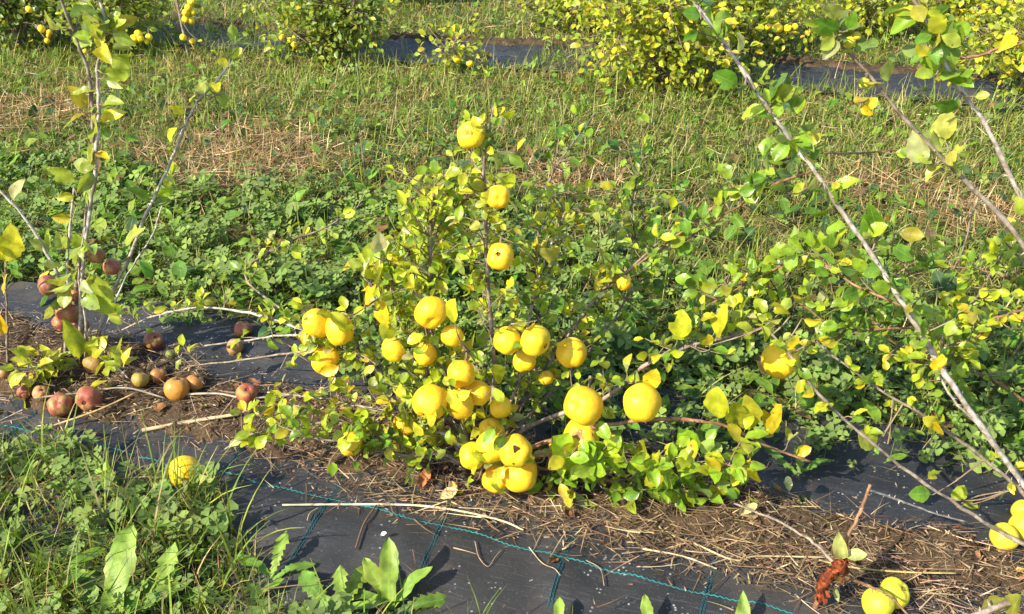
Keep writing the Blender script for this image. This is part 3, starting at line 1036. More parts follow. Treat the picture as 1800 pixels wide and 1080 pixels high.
RED = (.25, .062, .042)
LBF = [
    (85, 502, 20, 1.70, (-.85, -.5, .1), 'blushed quince with a dark eye hanging left of the grey stems'),
    (169, 449, 16, 1.655, (.2, .2, -.8), 'upper of the two blushed quinces right of the stems'),
    (197, 468, 17, 1.68, (.3, .2, -.8), 'blushed quince half behind a curled yellow leaf'),
    (166, 495, 14, 1.685, (.2, .2, -.8), 'small blushed quince tucked behind the upright stems'),
    (133, 518, 15, 1.71, (-.2, -.5, -.5), 'tan blushed quince between two grey stems'),
    (118, 549, 21, 1.70, (-.5, -.3, -.6), 'dusky red quince hanging in front of the back fabric'),
    (108, 568, 17, 1.735, (-.4, -.7, -.3), 'yellow-cheeked quince just left of the lowest stems'),
    (136, 572, 20, 1.725, (.4, -.5, -.4), 'yellow-cheeked quince behind the lowest stems'),
]
for u, v, r, Y, e, lab in LBF:
    fruit(u, v, r, Y, lab, e, 'r', RED, lb, 'red blushed quinces on the left bush')
for u, v, r, e, lab, kc in (
        (106, 712, 23, (.1, -.5, .8), 'fallen blushed quince at the left, its hollow upward', RED),
        (157, 701, 24, (-.1, -.85, .2), 'fallen blushed quince with its eye facing forward', RED),
        (246, 668, 16, (.1, .4, .8), 'greenish-brown fallen quince at the left of the heap', (.30, .20, .03)),
        (279, 660, 16, (.1, .4, .8), 'dull brown-red fallen quince at the back of the heap', (.24, .10, .03)),
        (311, 683, 24, (.1, .3, .8), 'orange-yellow fallen quince at the front of the heap', (.40, .17, .02)),
        (343, 673, 17, (.4, .3, .8), 'orange-red fallen quince at the right of the heap', (.42, .12, .03)),
        (434, 691, 21, (.2, -.4, .7), 'fallen blushed quince lying beside a grey twig', RED),
        (270, 599, 19, (.4, -.3, .6), 'fallen red quince on the back strip of fabric', RED),
        (427, 579, 17, (.2, .3, .8), 'dusky red fallen quince at the edge of the clover', RED),
        (413, 610, 16, (-.4, -.5, .4), 'tan and red fallen quince behind the slanting twig', (.36, .16, .06)),
        (166, 640, 22, (.2, .2, .8), 'brownish fallen quince in the shade under yellow leaves', (.24, .13, .03)),
        (44, 690, 14, (.2, .2, .8), 'fallen blushed quince under the low green spray', RED),
        (72, 692, 15, (.4, -.2, .8), 'split pale fallen quince between the low sprays', (.42, .20, .08)),
        (8, 655, 14, (.2, .2, .8), 'red fallen quince at the left edge under yellow leaves', RED),
        (300, 624, 10, (.2, .2, .8), 'small dark green fallen quince beside the red one', (.10, .14, .03))):
    fruit(u, v, r, 1.6, lab, e, 'r', kc, None, 'fallen quinces under the left bush', rest=True)
fruit(325, 830, 29, 1.3, 'yellow fallen quince lying in the grass at lower left', (-.6, -.3, .1), 'y', (.76, .44, .012), None, 'fallen yellow quinces', 4, rest=True)
lb.finish(200); le.finish(60)
cb.finish(290)

# ------------------------------------------------------------------ the bush at the right, with long arching stems
rb = Bush('quince_bush', G(1890, 960, .02), 'open quince bush at the right with long arching silvery stems', bark='pale')
RB = (1880, 955, 1.17)
r1 = rb.branch([RB, (1790, 840, 1.18), (1700, 715, 1.20), (1645, 630, 1.22), (1590, 540, 1.24), (1530, 445, 1.26), (1430, 300, 1.29), (1380, 235, 1.30), (1280, 85, 1.32), (1225, 10, 1.33), (1190, -50, 1.34)], .0052, .0022)
r2 = rb.branch([(1900, 900, 1.20), (1880, 600, 1.22), (1790, 418, 1.24), (1700, 322, 1.26), (1610, 232, 1.28), (1510, 112, 1.30), (1450, 55, 1.31)], .005, .002, 'bark')
r3 = rb.branch([(1900, 900, 1.20), (1860, 480, 1.26), (1785, 330, 1.28), (1730, 218, 1.30), (1672, 135, 1.31), (1640, 60, 1.32), (1600, -10, 1.33)], .005, .0022)
r4 = rb.branch([(1880, 990, 1.03), (1790, 952, 1.07), (1690, 893, 1.10), (1560, 800, 1.13), (1450, 705, 1.16), (1385, 620, 1.19), (1345, 575, 1.21)], .0038, .0018, 'bark')
r5 = rb.branch([RB, (1800, 870, 1.19), (1730, 808, 1.22), (1640, 742, 1.25), (1540, 680, 1.28), (1460, 622, 1.30), (1435, 600, 1.31)], .004, .0016, 'bark')
r6 = rb.branch([(1900, 700, 1.30), (1800, 562, 1.42), (1700, 572, 1.42), (1560, 578, 1.42), (1470, 582, 1.42)], .0038, .0018, 'redbark')
r7 = rb.branch([(1900, 560, 1.50), (1800, 545, 1.36), (1720, 590, 1.34), (1660, 628, 1.33), (1600, 640, 1.33)], .0026, .0014, 'redbark')
r8 = rb.branch([(1900, 700, 1.5), (1790, 450, 1.50), (1720, 520, 1.50), (1690, 550, 1.50)], .0028, .0014, 'bark')
r9 = rb.branch([RB, (1740, 770, 1.24), (1665, 690, 1.27), (1655, 630, 1.29), (1660, 560, 1.31)], .003, .0014)
r10 = rb.branch([(1590, 540, 1.24), (1500, 500, 1.30), (1420, 455, 1.36), (1330, 490, 1.42), (1230, 545, 1.46)], .0026, .0014, 'redbark')
r11 = rb.branch([(1670, 105, 1.32), (1720, 98, 1.31), (1760, 85, 1.30), (1820, 70, 1.29)], .0028, .002, 'redbark')
rb.branch([(1900, 420, 1.55), (1800, 445, 1.57), (1730, 350, 1.56), (1690, 445, 1.55), (1675, 475, 1.55)], .0022, .0012, 'bark')
r12 = rb.branch([(1900, 800, 1.36), (1780, 690, 1.38), (1680, 640, 1.40), (1580, 610, 1.42), (1500, 520, 1.46)], .003, .0014, 'redbark')
r13 = rb.branch([(1900, 640, 1.50), (1820, 520, 1.52), (1740, 480, 1.54), (1640, 470, 1.56), (1560, 500, 1.58)], .003, .0014, 'redbark')
r14 = rb.branch([(1470, 582, 1.42), (1400, 530, 1.44), (1330, 500, 1.46), (1250, 510, 1.50)], .002, .0012, 'redbark')
r15 = rb.branch([(1430, 300, 1.29), (1350, 330, 1.40), (1270, 380, 1.50), (1190, 430, 1.58), (1100, 470, 1.64)], .0024, .0012, 'redbark')
rb.dress(r12, 34, (.01, .06), (.020, .032), GR, .05, 1.0, 3)
rb.dress(r13, 34, (.01, .06), (.020, .034), GR, .05, 1.0, 3)
rb.dress(r14, 20, (.01, .06), (.022, .034), YG, .05, 1.0, 3)
rb.dress(r15, 26, (.01, .05), (.026, .042), GR, .05, 1.0, 2.6)
rb.dress(r1, 16, (.004, .02), (.030, .045), GR, .30, .70, 2.2)
rb.dress(r1, 18, (.004, .03), (.034, .05), GR, .70, 1.0, 2.2)
rb.dress(r2, 15, (.004, .03), (.034, .05), LB, .5, 1.0, 2.0)
rb.dress(r3, 14, (.004, .03), (.036, .052), GR, .6, 1.0, 2.6)
rb.dress(r4, 16, (.004, .02), (.02, .032), YG, .3, 1.0, 2.2)
rb.dress(r5, 18, (.004, .02), (.018, .028), YG, .2, 1.0, 2.2)
rb.dress(r6, 34, (.01, .05), (.024, .038), GR, .1, 1.0, 2.8)
rb.dress(r7, 40, (.01, .06), (.022, .034), YG, .1, 1.0, 3)
rb.dress(r8, 30, (.01, .06), (.024, .036), YG, .2, 1.0, 3)
rb.dress(r9, 20, (.01, .05), (.022, .032), GR, .3, 1.0, 2.5)
rb.dress(r10, 48, (.01, .06), (.028, .044), GR, .1, 1.0, 3)
DG = (.10, .22, .02)
for q in ((1545, 410, 1522, 362, DG, 5), (1540, 420, 1512, 400, DG, 0), (1548, 415, 1560, 450, (.2, .32, .02), 5), (1560, 400, 1552, 378, (.30, .14, .02), 6), (1575, 405, 1625, 418, (.28, .24, .03), 7),
          (1562, 430, 1610, 455, DG, 5), (1385, 340, 1345, 318, DG, 0), (1440, 330, 1420, 315, (.36, .38, .12), 0), (1478, 320, 1462, 335, LY, 5), (1300, 155, 1260, 130, DG, 1),
          (1310, 160, 1300, 140, DG, 3), (1335, 150, 1350, 110, LG, 5), (1300, 95, 1305, 62, (.42, .42, .2), 8), (1270, 35, 1300, 38, LY, 5), (1235, 30, 1205, 18, DG, 2), (1230, 55, 1205, 70, DG, 1),
          (1520, 195, 1540, 175, LY, 2), (1512, 180, 1530, 205, GOLD, 1), (1605, 270, 1640, 285, LG, 2), (1630, 290, 1600, 245, (.40, .42, .2), 4), (1690, 190, 1640, 188, DG, 5), (1645, 132, 1615, 128, LG, 0),
          (1710, 170, 1738, 165, LG, 3), (1650, 60, 1690, 80, LG, 2), (1640, 60, 1610, 70, DG, 4), (1655, 65, 1640, 35, LY, 0), (1645, 75, 1650, 115, DG, 5), (1480, 60, 1430, 40, DG, 5), (1470, 62, 1445, 85, LG, 2),
          (1490, 55, 1500, 20, DG, 5), (1480, 70, 1450, 100, (.3, .33, .14), 6), (1790, 340, 1800, 380, LG, 0), (1680, 560, 1665, 590, LG, 0), (1640, 640, 1668, 630, (.6, .5, .06), 7), (1640, 655, 1655, 625, GOLD, 5),
          (1650, 745, 1628, 740, LY, 0), (1655, 765, 1640, 750, GOLD, 0), (1670, 880, 1695, 860, LG, 0), (1690, 890, 1665, 905, LG, 2), (1690, 885, 1720, 890, LG, 1), (1755, 930, 1735, 910, DG, 2), (1640, 870, 1605, 870, DG, 0),
          (1790, 60, 1760, 85, GOLD, 4), (1540, 790, 1520, 760, LG, 2), (1540, 780, 1545, 800, DG, 0), (1240, 610, 1245, 590, GOLD, 2), (1410, 560, 1440, 570, GOLD, 6), (1390, 555, 1360, 540, LY, 2), (1375, 560, 1345, 570, LY, 4)):
    rb.px_leaf(*q[:4], 1.22 if q[1] > 500 else 1.27, -.015, q[4], q[5])
for u, v, r, Y, e, lab in (
        (1493, 75, 10, 1.30, (.2, .1, -.9), 'greenish quince near the tip of the middle arching stem'),
        (1506, 64, 8, 1.315, (.2, .1, -.9), 'smaller greenish quince beside another at the stem tip'),
        (1519, 146, 10, 1.30, (0, -.2, -.9), 'pale yellow quince hanging under the middle arching stem'),
        (1765, 944, 24, 1.172, (.2, -.2, -.9), 'greenish quince resting under a silvery branch at right'),
        (1800, 926, 24, 1.185, (.2, .1, -.9), 'greenish quince at the right edge beside another'),
        (1798, 897, 19, 1.23, (.2, .1, -.9), 'greenish quince behind the pair at the right edge')):
    low = v > 800
    fruit(u, v, r, Y, lab, e, 'y', (.56, .47, .03), None if low else rb, 'greenish quinces on the right bush', rest=low)
fruit(1370, 632, 33, 1.36, 'yellow quince crossed by a brown branch and leaf shadows at right', (.6, -.3, -.4), 'y', (.72, .47, .012), rb, 'yellow quinces on the right bush', 6)
rb.finish(270)

# ------------------------------------------------------------------ bare shoot with the rusty wrap, bottom right
sb = Bush('bare_shoot', G(1420, 1110, .01), 'bare grey quince shoot forking beside the two green fruits', 'bare shoot', bark='bark')
s1 = sb.branch([(1418, 1110, .985), (1440, 1050, .99), (1462, 1005, 1.0), (1490, 945, 1.02), (1512, 900, 1.04), (1530, 852, 1.055)], .0048, .0026, 'redbark')
sb.branch([(1466, 990, 1.01), (1430, 955, 1.05), (1375, 920, 1.09), (1290, 885, 1.14)], .0028, .0018, 'bark')
sb.branch([(1480, 1012, .985), (1520, 1028, .98), (1560, 1046, .965), (1600, 1085, .94)], .0022, .0016, 'redbark')
sb.branch([(1528, 862, 1.05), (1580, 880, 1.08), (1640, 902, 1.10), (1700, 918, 1.12)], .002, .0012, 'pale')
for q in ((1480, 975, 1525, 978, (.42, .42, .16), 7), (1478, 990, 1480, 950, (.40, .42, .16), 8), (1470, 1025, 1490, 1010, LY, 5), (1465, 1030, 1475, 1055, (.3, .34, .12), 8)):
    sb.px_leaf(*q[:4], 1.0, -.01, q[4], q[5])
sb.finish(40)
s = Soup()
for k in range(3):
    q = smooth([P(1440, 1052, .988), P(1450, 1022, .99), P(1468, 1002, .995), P(1484, 984, 1.0)], 7)
    s2 = Soup()
    tube(s2, q, .0055 + .0012 * k, .0085 - .001 * k, 12, (.2, .05, .02), .15)
    V = s2.v[0]
    V = V + rng.normal(size=V.shape) * .0016 + np.stack([nz(V[:, 0] * 3 + k, V[:, 2] * 3, .05, 21), nz(V[:, 2] * 3, V[:, 1] * 3 + k, .05, 22), nz(V[:, 0] * 3, V[:, 1] * 3, .06, 23)], -1) * .0032
    cc_ = np.array(((.15, .032, .012), (.10, .024, .010), (.20, .05, .016))[k]) * np.clip(1 + .5 * rng.normal(size=(len(V), 1)), .3, 1.8)
    s.add(V, s2.f[0], cc_[None])
CT = [leaf_tpl(8, 4, 'ovate', 1.1, -.6, .16, 61, .05), leaf_tpl(8, 4, 'round', -.9, .9, .18, 62, .05)]
for (u, v) in ((1484, 985), (1478, 992), (1446, 1040), (1462, 1010), (1490, 995), (1450, 1030)):
    p_ = np.array(P(u, v, .985))
    leaf_soup(s, CT, p_[None], nrm(rng.normal(size=(1, 3)) + np.array((.3, -.4, -.3))), rng.normal(size=(1, 3)), np.array([rng.uniform(.016, .028)]), pick([(2, (.15, .036, .014)), (1, (.10, .03, .012))], 1, .2))
pc = P(1460, 1015, .99)
o = link('plant_wrap', s.mesh('plant_wrap', pc), M['dead'], None, pc)
tag(o, 'crumpled rusty orange wrap tied round the bare shoot', 'plant tie')
fruit(1544, 1062, 27, 1.0, 'front of the two green-yellow fallen quinces at lower right', (.3, .3, .8), 'y', (.52, .47, .03), None, 'fallen green-yellow quinces', 7, rest=True)
fruit(1571, 1042, 26, 1.0, 'ribbed rear one of the two green-yellow fallen quinces', (.5, -.3, .8), 'k', (.52, .46, .03), None, 'fallen green-yellow quinces', 0, rest=True)
# the dark branch and fruit in the bottom right corner
nb = Bush('quince_branch', G(1900, 1160, .02), 'dark close branch with a dull green leaf in the lower right corner', 'branch', bark='bark')
nb.branch([(1900, 1010, .86), (1800, 1052, .86), (1710, 1085, .85), (1600, 1130, .84)], .006, .005)
nb.px_leaf(1800, 1060, 1725, 1062, .86, .0, (.22, .22, .03), 0)
nb.px_leaf(1800, 1040, 1760, 1085, .85, .0, (.20, .20, .03), 2)
nb.finish(10)

# ------------------------------------------------------------------ bushes of the further row
BK = [(5, (.37, .41, .025)), (4, (.28, .36, .025)), (3, (.46, .43, .025)), (1.5, (.17, .25, .025)), (1, (.54, .42, .02))]
BD = [(5, (.13, .20, .03)), (4, (.18, .25, .03)), (2, (.28, .31, .03)), (1, (.08, .14, .03)), (.5, (.45, .38, .03))]
BM = [(5, (.25, .33, .025)), (4, (.32, .37, .025)), (2, (.15, .2, .03)), (1, (.42, .38, .03))]


def back_bush(u, v, height, spread, n, pal, label, stems=9, size=(.028, .047), lean=(0, 0), lowest=.12):
    b = G(u, v, .0)
    bs = Vector((b.x, b.y, float(hg(b.x, b.y)) + .01))
    root = empty('quince_bush', bs, label, 'quince bush', 'quince bushes of the further row')
    pos, dr = [], []
    polys = []
    for k in range(stems):
        an = rng.uniform(0, 6.283)
        out = rng.uniform(.25, 1.0) * spread
        hh = height * rng.uniform(.45, 1.05) * (1 - .35 * out / max(spread, .01))
        tip = np.array(bs) + np.array((math.cos(an) * out + lean[0], math.sin(an) * out * .8 + lean[1], hh))
        mid = np.array(bs) * .45 + tip * .55 + np.array((0, 0, .18 * hh)) + rng.normal(size=3) * .03
        pts = smooth([np.array(bs), mid, tip], 8)
        s = Soup(); tube(s, pts, .007, .002, 5)
        link('branch', s.mesh('branch', bs), M['bark'], root)
        polys.append(pts)
    lens = np.array([len(p) for p in polys])
    k = rng.integers(0, stems, n)
    t = rng.uniform(lowest, 1, n) ** .8
    cen = np.array([polys[a][min(int(b_ * (lens[a] - 1)), lens[a] - 1)] for a, b_ in zip(k, t)])
    off = rng.normal(size=(n, 3)) * np.array((.075, .075, .06)) * (.5 + height)
    pos = cen + off
    pos[:, 2] = np.maximum(pos[:, 2], bs.z + .02)
    dr = nrm(off + rng.normal(size=(n, 3)) * .06 + np.array((0, 0, .02)))
    nn = nrm(np.array((0, 0, .5)) + SUNV * .5 + rng.normal(size=(n, 3)) * .7)
    s = Soup()
    leaf_soup(s, TPL_LO, pos, dr, nn, rng.uniform(*size, n), pick(pal, n))
    tag(link('foliage', s.mesh('foliage', bs), M['leafs'], root), kind='stuff')
    s = Soup()
    for i in range(0, n, 7):
        tube(s, np.array([cen[i], (cen[i] + pos[i]) / 2 + rng.normal(size=3) * .01, pos[i]]), .002, .001, 4)
    tag(link('twigs', s.mesh('twigs', bs), M['twig'], root), kind='stuff')

    class W: pass
    wv = W(); wv.P = np.concatenate(polys + [pos]); wv.root = root; wv.b = bs
    return wv


b_l1 = back_bush(40, 92, .62, .42, 2600, BD, 'dense dark green quince bush at the upper left corner', 14)
b_l2 = back_bush(215, 88, .50, .40, 1700, BM, 'yellowish quince bush behind the tall left stems in the upper left', 12)
b_pole = back_bush(332, 100, .70, .05, 40, BM, 'single upright quince stem stacked with yellow fruit', 2, (.03, .045), (0, 0), .0)
b_s1 = back_bush(590, 104, .55, .26, 1900, BD, 'compact dark green quince bush beside the further fabric', 11)
b_s2 = back_bush(515, 92, .32, .26, 420, BM, 'low sparse quince bush left of the compact dark one', 7)
b_s3 = back_bush(810, 128, .24, .22, 150, BK, 'tiny quince bush growing from the further fabric', 5)
b_m = back_bush(1165, 150, .62, .50, 3000, BK, 'wide bright yellow-green quince bush right of centre in the further row', 16)
b_m2 = back_bush(1020, 60, .5, .50, 1300, BM, 'loose quince bush behind the wide bright one', 10)
b_m3 = back_bush(1310, 95, .62, .50, 2000, BK, 'yellow-green quince bush behind the leftmost arching stem', 12)
b_r1 = back_bush(1530, 62, .5, .55, 1300, BK, 'sparse yellowish quince bush beyond the right stretch of fabric', 11)
b_r2 = back_bush(1690, 55, .5, .5, 1300, BK, 'yellowing quince bush in the upper right beyond the fabric', 10)
b_r3 = back_bush(1815, 170, .55, .36, 1300, BK, 'yellow quince bush at the right edge beside the further fabric', 10)
b_f1 = back_bush(700, 8, .5, .5, 900, BM, 'thin quince bush at the top edge above the tiny one', 9)


def back_fruit(u, v, r, wv, dy, label, col=(.80, .54, .012)):
    Y = wv.b.y + dy
    p = P(u, v, Y)
    rad = r * depth(p) / FPX
    o = fruit(u, v, r, Y, label, None, 'y', col, None, 'small yellow quinces on the further row', calyx=False)
    q = wv.P[np.argmin(((wv.P - np.array(p)) ** 2).sum(1))]
    s = Soup(); tube(s, np.array([q, (q + np.array(p)) / 2 + (0, 0, .004), np.array(p) + nrm(q - np.array(p)) * rad * .8]), .003, .002, 5)
    link('fruit_spur', s.mesh('fruit_spur', wv.b), M['twig'], wv.root)


for i, (u, v) in enumerate(((336, 3), (331, 14), (340, 21), (327, 23), (326, 34), (336, 37))):
    back_fruit(u, v, 6.5, b_pole, -.03 + .01 * (i % 3), ('topmost quince of the stack on the thin upright stem', 'second quince down the stack on the thin upright stem', 'third quince down the stack, right of the thin stem',
               'third quince down the stack, left of the thin stem', 'lowest left quince of the stack on the thin upright stem', 'lowest right quince of the stack on the thin upright stem')[i])
for u, v, r, wv, dy, lab in (
        (322, 66, 6, b_pole, -.03, 'left of the two quinces low on the thin upright stem'), (339, 73, 5.5, b_pole, -.04, 'right of the two quinces low on the thin upright stem'),
        (51, 17, 6, b_l1, -.3, 'quince high in the dark bush in the upper left corner'), (73, 51, 6.5, b_l1, -.3, 'largest quince low in the dark bush in the upper left corner'),
        (87, 57, 5, b_l1, -.3, 'upper of three small orange quinces in the dark corner bush'), (85, 63, 3.5, b_l1, -.31, 'middle of three small orange quinces in the dark corner bush'),
        (83, 72, 5, b_l1, -.3, 'lowest of three small orange quinces in the dark corner bush'),
        (150, 68, 5, b_l2, -.3, 'quince just left of the tall leafy stems, upper one'), (148, 79, 5, b_l2, -.3, 'quince just left of the tall leafy stems, lower one'), (150, 90, 4, b_l2, -.3, 'small quince low behind the tall leafy stems'),
        (243, 60, 7, b_l2, -.25, 'top quince of the bright clump right of the tall stems'), (235, 68, 6, b_l2, -.27, 'left quince of the bright clump right of the tall stems'), (247, 68, 6, b_l2, -.28, 'middle quince of the bright clump right of the tall stems'),
        (262, 66, 6, b_l2, -.25, 'right quince of the bright clump right of the tall stems'), (258, 74, 4.5, b_l2, -.26, 'lowest quince of the bright clump right of the tall stems'),
        (217, 66, 5, b_l2, -.25, 'orange quince just left of the bright clump'),
        (496, 66, 6, b_s2, -.15, 'left quince of the low sparse bush'), (518, 79, 6.5, b_s2, -.17, 'lowest quince of the low sparse bush'), (510, 71, 5, b_s2, -.17, 'middle quince of the low sparse bush'), (517, 68, 4.5, b_s2, -.15, 'top right quince of the low sparse bush'),
        (804, 104, 8, b_s3, -.05, 'round quince on top of the tiny bush by the fabric'), (826, 112, 6, b_s3, -.1, 'pale quince at the right of the tiny bush by the fabric'),
        (1057, 98, 6, b_m, -.35, 'left of the two quinces on the wide bright bush'), (1080, 90, 5.5, b_m, -.36, 'right of the two quinces on the wide bright bush'),
        (1172, 28, 6, b_m, -.3, 'quince near the top of the wide bright bush'),
        (1367, 50, 8.5, b_m3, -.3, 'left of three quinces in a row behind the arching stem'), (1385, 50, 7, b_m3, -.3, 'middle of three quinces in a row behind the arching stem'), (1397, 48, 6, b_m3, -.28, 'right of three quinces in a row behind the arching stem'),
        (1350, 48, 5, b_m3, -.28, 'small pale quince left of the row of three'),
        (1711, 19, 6, b_r2, -.25, 'left quince of the golden group in the upper right'), (1731, 13, 6.5, b_r2, -.25, 'middle quince of the golden group in the upper right'), (1741, 20, 5, b_r2, -.25, 'right quince of the golden group in the upper right'),
        (1780, 15, 6, b_r2, -.25, 'orange quince at the upper right edge'), (1795, 22, 6, b_r2, -.24, 'orange quince nearest the upper right corner'), (1760, 2, 6, b_r2, -.22, 'quince cut by the top edge at the upper right')):
    back_fruit(u, v, r, wv, dy, lab, (.74, .40, .012) if 'orange' in lab else (.80, .54, .012))

# ------------------------------------------------------------------ ground cover
def scatter(dens, dmax, y0=.72, y1=9.0, w0=.45, k=.64):
    """random points over the ground in view (and a margin), thinned by a density function of x, y"""
    wmax = k * y1 + w0
    n = int(dmax * 2 * wmax * (y1 - y0))
    x = rng.uniform(-wmax, wmax, n); y = rng.uniform(y0, y1, n)
    m = np.abs(x) < k * y + w0
    x, y = x[m], y[m]
    a, c = ac(x, y)
    p = dens(x, y, a, c) / dmax
    m = rng.uniform(size=len(x)) < p
    return x[m], y[m]


def far_ok(y):
    return np.clip(2.6 / np.maximum(y, 2.6), .3, 1)


def strips(s, x, y, z, L, W, lean, bend, col, K=3, az=None, roll=.4, tip=.12):
    """tapered bent strips: grass blades when lean is small, lying straw when it is near 90 degrees"""
    N = len(x)
    if N == 0: return
    az = rng.uniform(0, 6.283, N) if az is None else az
    hd = np.stack([np.cos(az), np.sin(az), np.zeros(N)], -1)
    side = np.stack([-np.sin(az), np.cos(az), roll * rng.normal(size=N)], -1)
    side = nrm(side)
    p = np.stack([x, y, z], -1)
    V = np.zeros((N, K + 1, 2, 3))
    sidebend = rng.normal(size=N) * .12
    for i in range(K + 1):
        t = i / K
        wd = W * (1 - (1 - tip) * t ** 1.6) * .5
        V[:, i, 0] = p - side * wd[:, None]
        V[:, i, 1] = p + side * wd[:, None]
        an = lean + bend * (t + .5 / K)
        p = p + (hd * np.sin(an)[:, None] + np.stack([np.zeros(N), np.zeros(N), np.cos(an)], -1) + side * (sidebend * (t))[:, None]) * (L / K)[:, None]
    V = V.reshape(N, -1, 3)
    F = np.array([(2 * i, 2 * i + 1, 2 * i + 3, 2 * i + 2) for i in range(K)])
    s.add(V, F, col)


def zone_front(a, c): return c < front_edge(a)
def zone_back(a, c): return c > back_edge(a)


def on_fab2(a, c):
    vis = ((a > -1.55) & (a < -.68)) | ((a > .45) & (a < 1.4)) | ((a > -2.2) & (a < -1.85))
    return (c > 2.90 + .04 * nz(a, c, .25, 10)) & (c < 3.34) & vis


CUT = .04
# dry patches in row coordinates (along, across, radius along, radius across)
DRY = [(*ac(*G(430, 285)[:2]), .42, .34), (*ac(*G(1000, 320)[:2]), .24, .17), (*ac(*G(1560, 330)[:2]), .20, .13), (*ac(*G(40, 205)[:2]), .4, .25),
       (*ac(*G(1715, 390)[:2]), .18, .2)]


def dryness(a, c):
    d = np.zeros_like(a)
    for a0, c0, ra, rc in DRY:
        d = np.maximum(d, 1 - sst(((a - a0) / ra) ** 2 + ((c - c0) / rc) ** 2, .35, 1.3))
    return np.clip(d + .25 * nz(a, c, .35, 11) * (d > .05), 0, 1)


def d_grass(x, y, a, c):
    d = np.zeros_like(x)
    fr = zone_front(a, c)
    d[fr] = 9000
    bk = zone_back(a, c)
    cl = sst(a, -.1, .4)
    d[bk] = (2000 + 4200 * cl * sst(c, .35, .7))[bk]
    m = bk & (c > 1.15); d[m] = (4200 + 1500 * sst(c, 1.3, 1.9))[m]
    m = c > 3.3; d[m] = 3400
    d *= 1 - .9 * dryness(a, c)
    d *= np.clip(1 + .55 * nz(x, y, .4, 12), .15, 2)
    d[on_fab2(a, c)] = 30
    d[(c > -.40) & (c < back_edge(a)) & ~fr] = 0
    return d * far_ok(y)


GG = [(5, (.12, .20, .025)), (4, (.165, .235, .03)), (3, (.22, .26, .045)), (2, (.075, .145, .02)), (2.6, (.33, .29, .13)), (1, (.30, .22, .09))]
x, y = scatter(d_grass, 14000)
a, c = ac(x, y)
s = Soup()
N = len(x)
near = (c < 0)
gcol = pick(GG, N, .15) * (1 + .30 * sst(c, 1.2, 2.0))[:, None]
tanm = (sst(nz(x, y, .55, 24) + .35 * nz(x, y, .15, 25), -.15, .6) * np.where(c > .9, .9, .3))[:, None]
gcol = gcol * (1 - tanm) + tanm * pick([(3, (.30, .25, .09)), (2, (.36, .28, .12)), (1, (.22, .24, .06))], N, .15)
L = rng.uniform(.035, .085, N) * np.where(c > 1.5, .95, 1) * np.where(near, 1.25, 1) * np.clip(1 + .5 * nz(x, y, .3, 13), .5, 1.7)
W = rng.uniform(.0022, .0042, N) * np.clip(.6 + .16 * y, .8, 1.7)
strips(s, x, y, hg(x, y) - .002, L, W, np.abs(rng.normal(.35, .35, N)), rng.normal(1.3, .7, N), gcol, 4)
# sparse taller blades
m = (rng.uniform(size=N) < np.where(near, .15, np.where(c > .7, .07, .04)))
n2 = m.sum()
strips(s, x[m], y[m], hg(x[m], y[m]) - .002, rng.uniform(.10, .19, n2), rng.uniform(.003, .0055, n2), np.abs(rng.normal(.2, .2, n2)), rng.normal(.6, .45, n2), pick(GG[:3] + GG[4:5], n2), 6)
# soft low thatch of bent and half-dry blades under the rest
def d_thatch(x, y, a, c):
    d = np.where(zone_front(a, c), 9000, np.where(zone_back(a, c), 3200 * sst(c, .2, .5), 0)) * 1.0
    d[on_fab2(a, c)] = 0
    return d * far_ok(y)


x, y = scatter(d_thatch, 9000, y1=7)
N = len(x)
print('thatch', N)
TH = [(4, (.15, .20, .035)), (3, (.22, .24, .06)), (3, (.30, .27, .12)), (2, (.24, .17, .08)), (2, (.10, .16, .025))]
strips(s, x, y, hg(x, y) + .012 + rng.uniform(-.004, .014, N), rng.uniform(.02, .06, N), rng.uniform(.0018, .0036, N) * np.clip(.6 + .16 * y, .8, 1.5), rng.normal(1.25, .3, N), rng.normal(.3, .4, N), pick(TH, N, .15), 3)
tag(link('grass', s.mesh('grass'), M['blade']), 'short green grass growing between the rows', 'grass', kind='stuff')
print('grass', N)


def d_dry(x, y, a, c):
    d = 5600 * dryness(a, c) * zone_back(a, c)
    d = d + 420 * zone_back(a, c) * (c > .75)
    d = d + 900 * zone_front(a, c)
    d[on_fab2(a, c)] = 25
    return d * far_ok(y)


x, y = scatter(d_dry, 6500)
N = len(x)
s = Soup()
DR = [(4, (.36, .24, .11)), (2, (.46, .33, .16)), (3, (.24, .14, .065)), (1, (.58, .47, .28)), (1, (.20, .11, .06))]
up = rng.uniform(size=N) < .35
strips(s, x, y, hg(x, y) + np.where(up, -.002, rng.uniform(.002, .045, N)), rng.uniform(.05, .14, N), rng.uniform(.0018, .0034, N) * np.clip(.6 + .16 * y, .8, 1.6),
       np.where(up, np.abs(rng.normal(.35, .3, N)), rng.normal(1.52, .13, N)), np.where(up, rng.normal(.5, .4, N), rng.normal(.08, .25, N)), pick(DR, N, .15), 4)
tag(link('dry_grass', s.mesh('dry_grass'), M['straw']), 'tufts of dry straw-coloured grass between the rows', 'dry grass', kind='stuff')
print('dry', N)

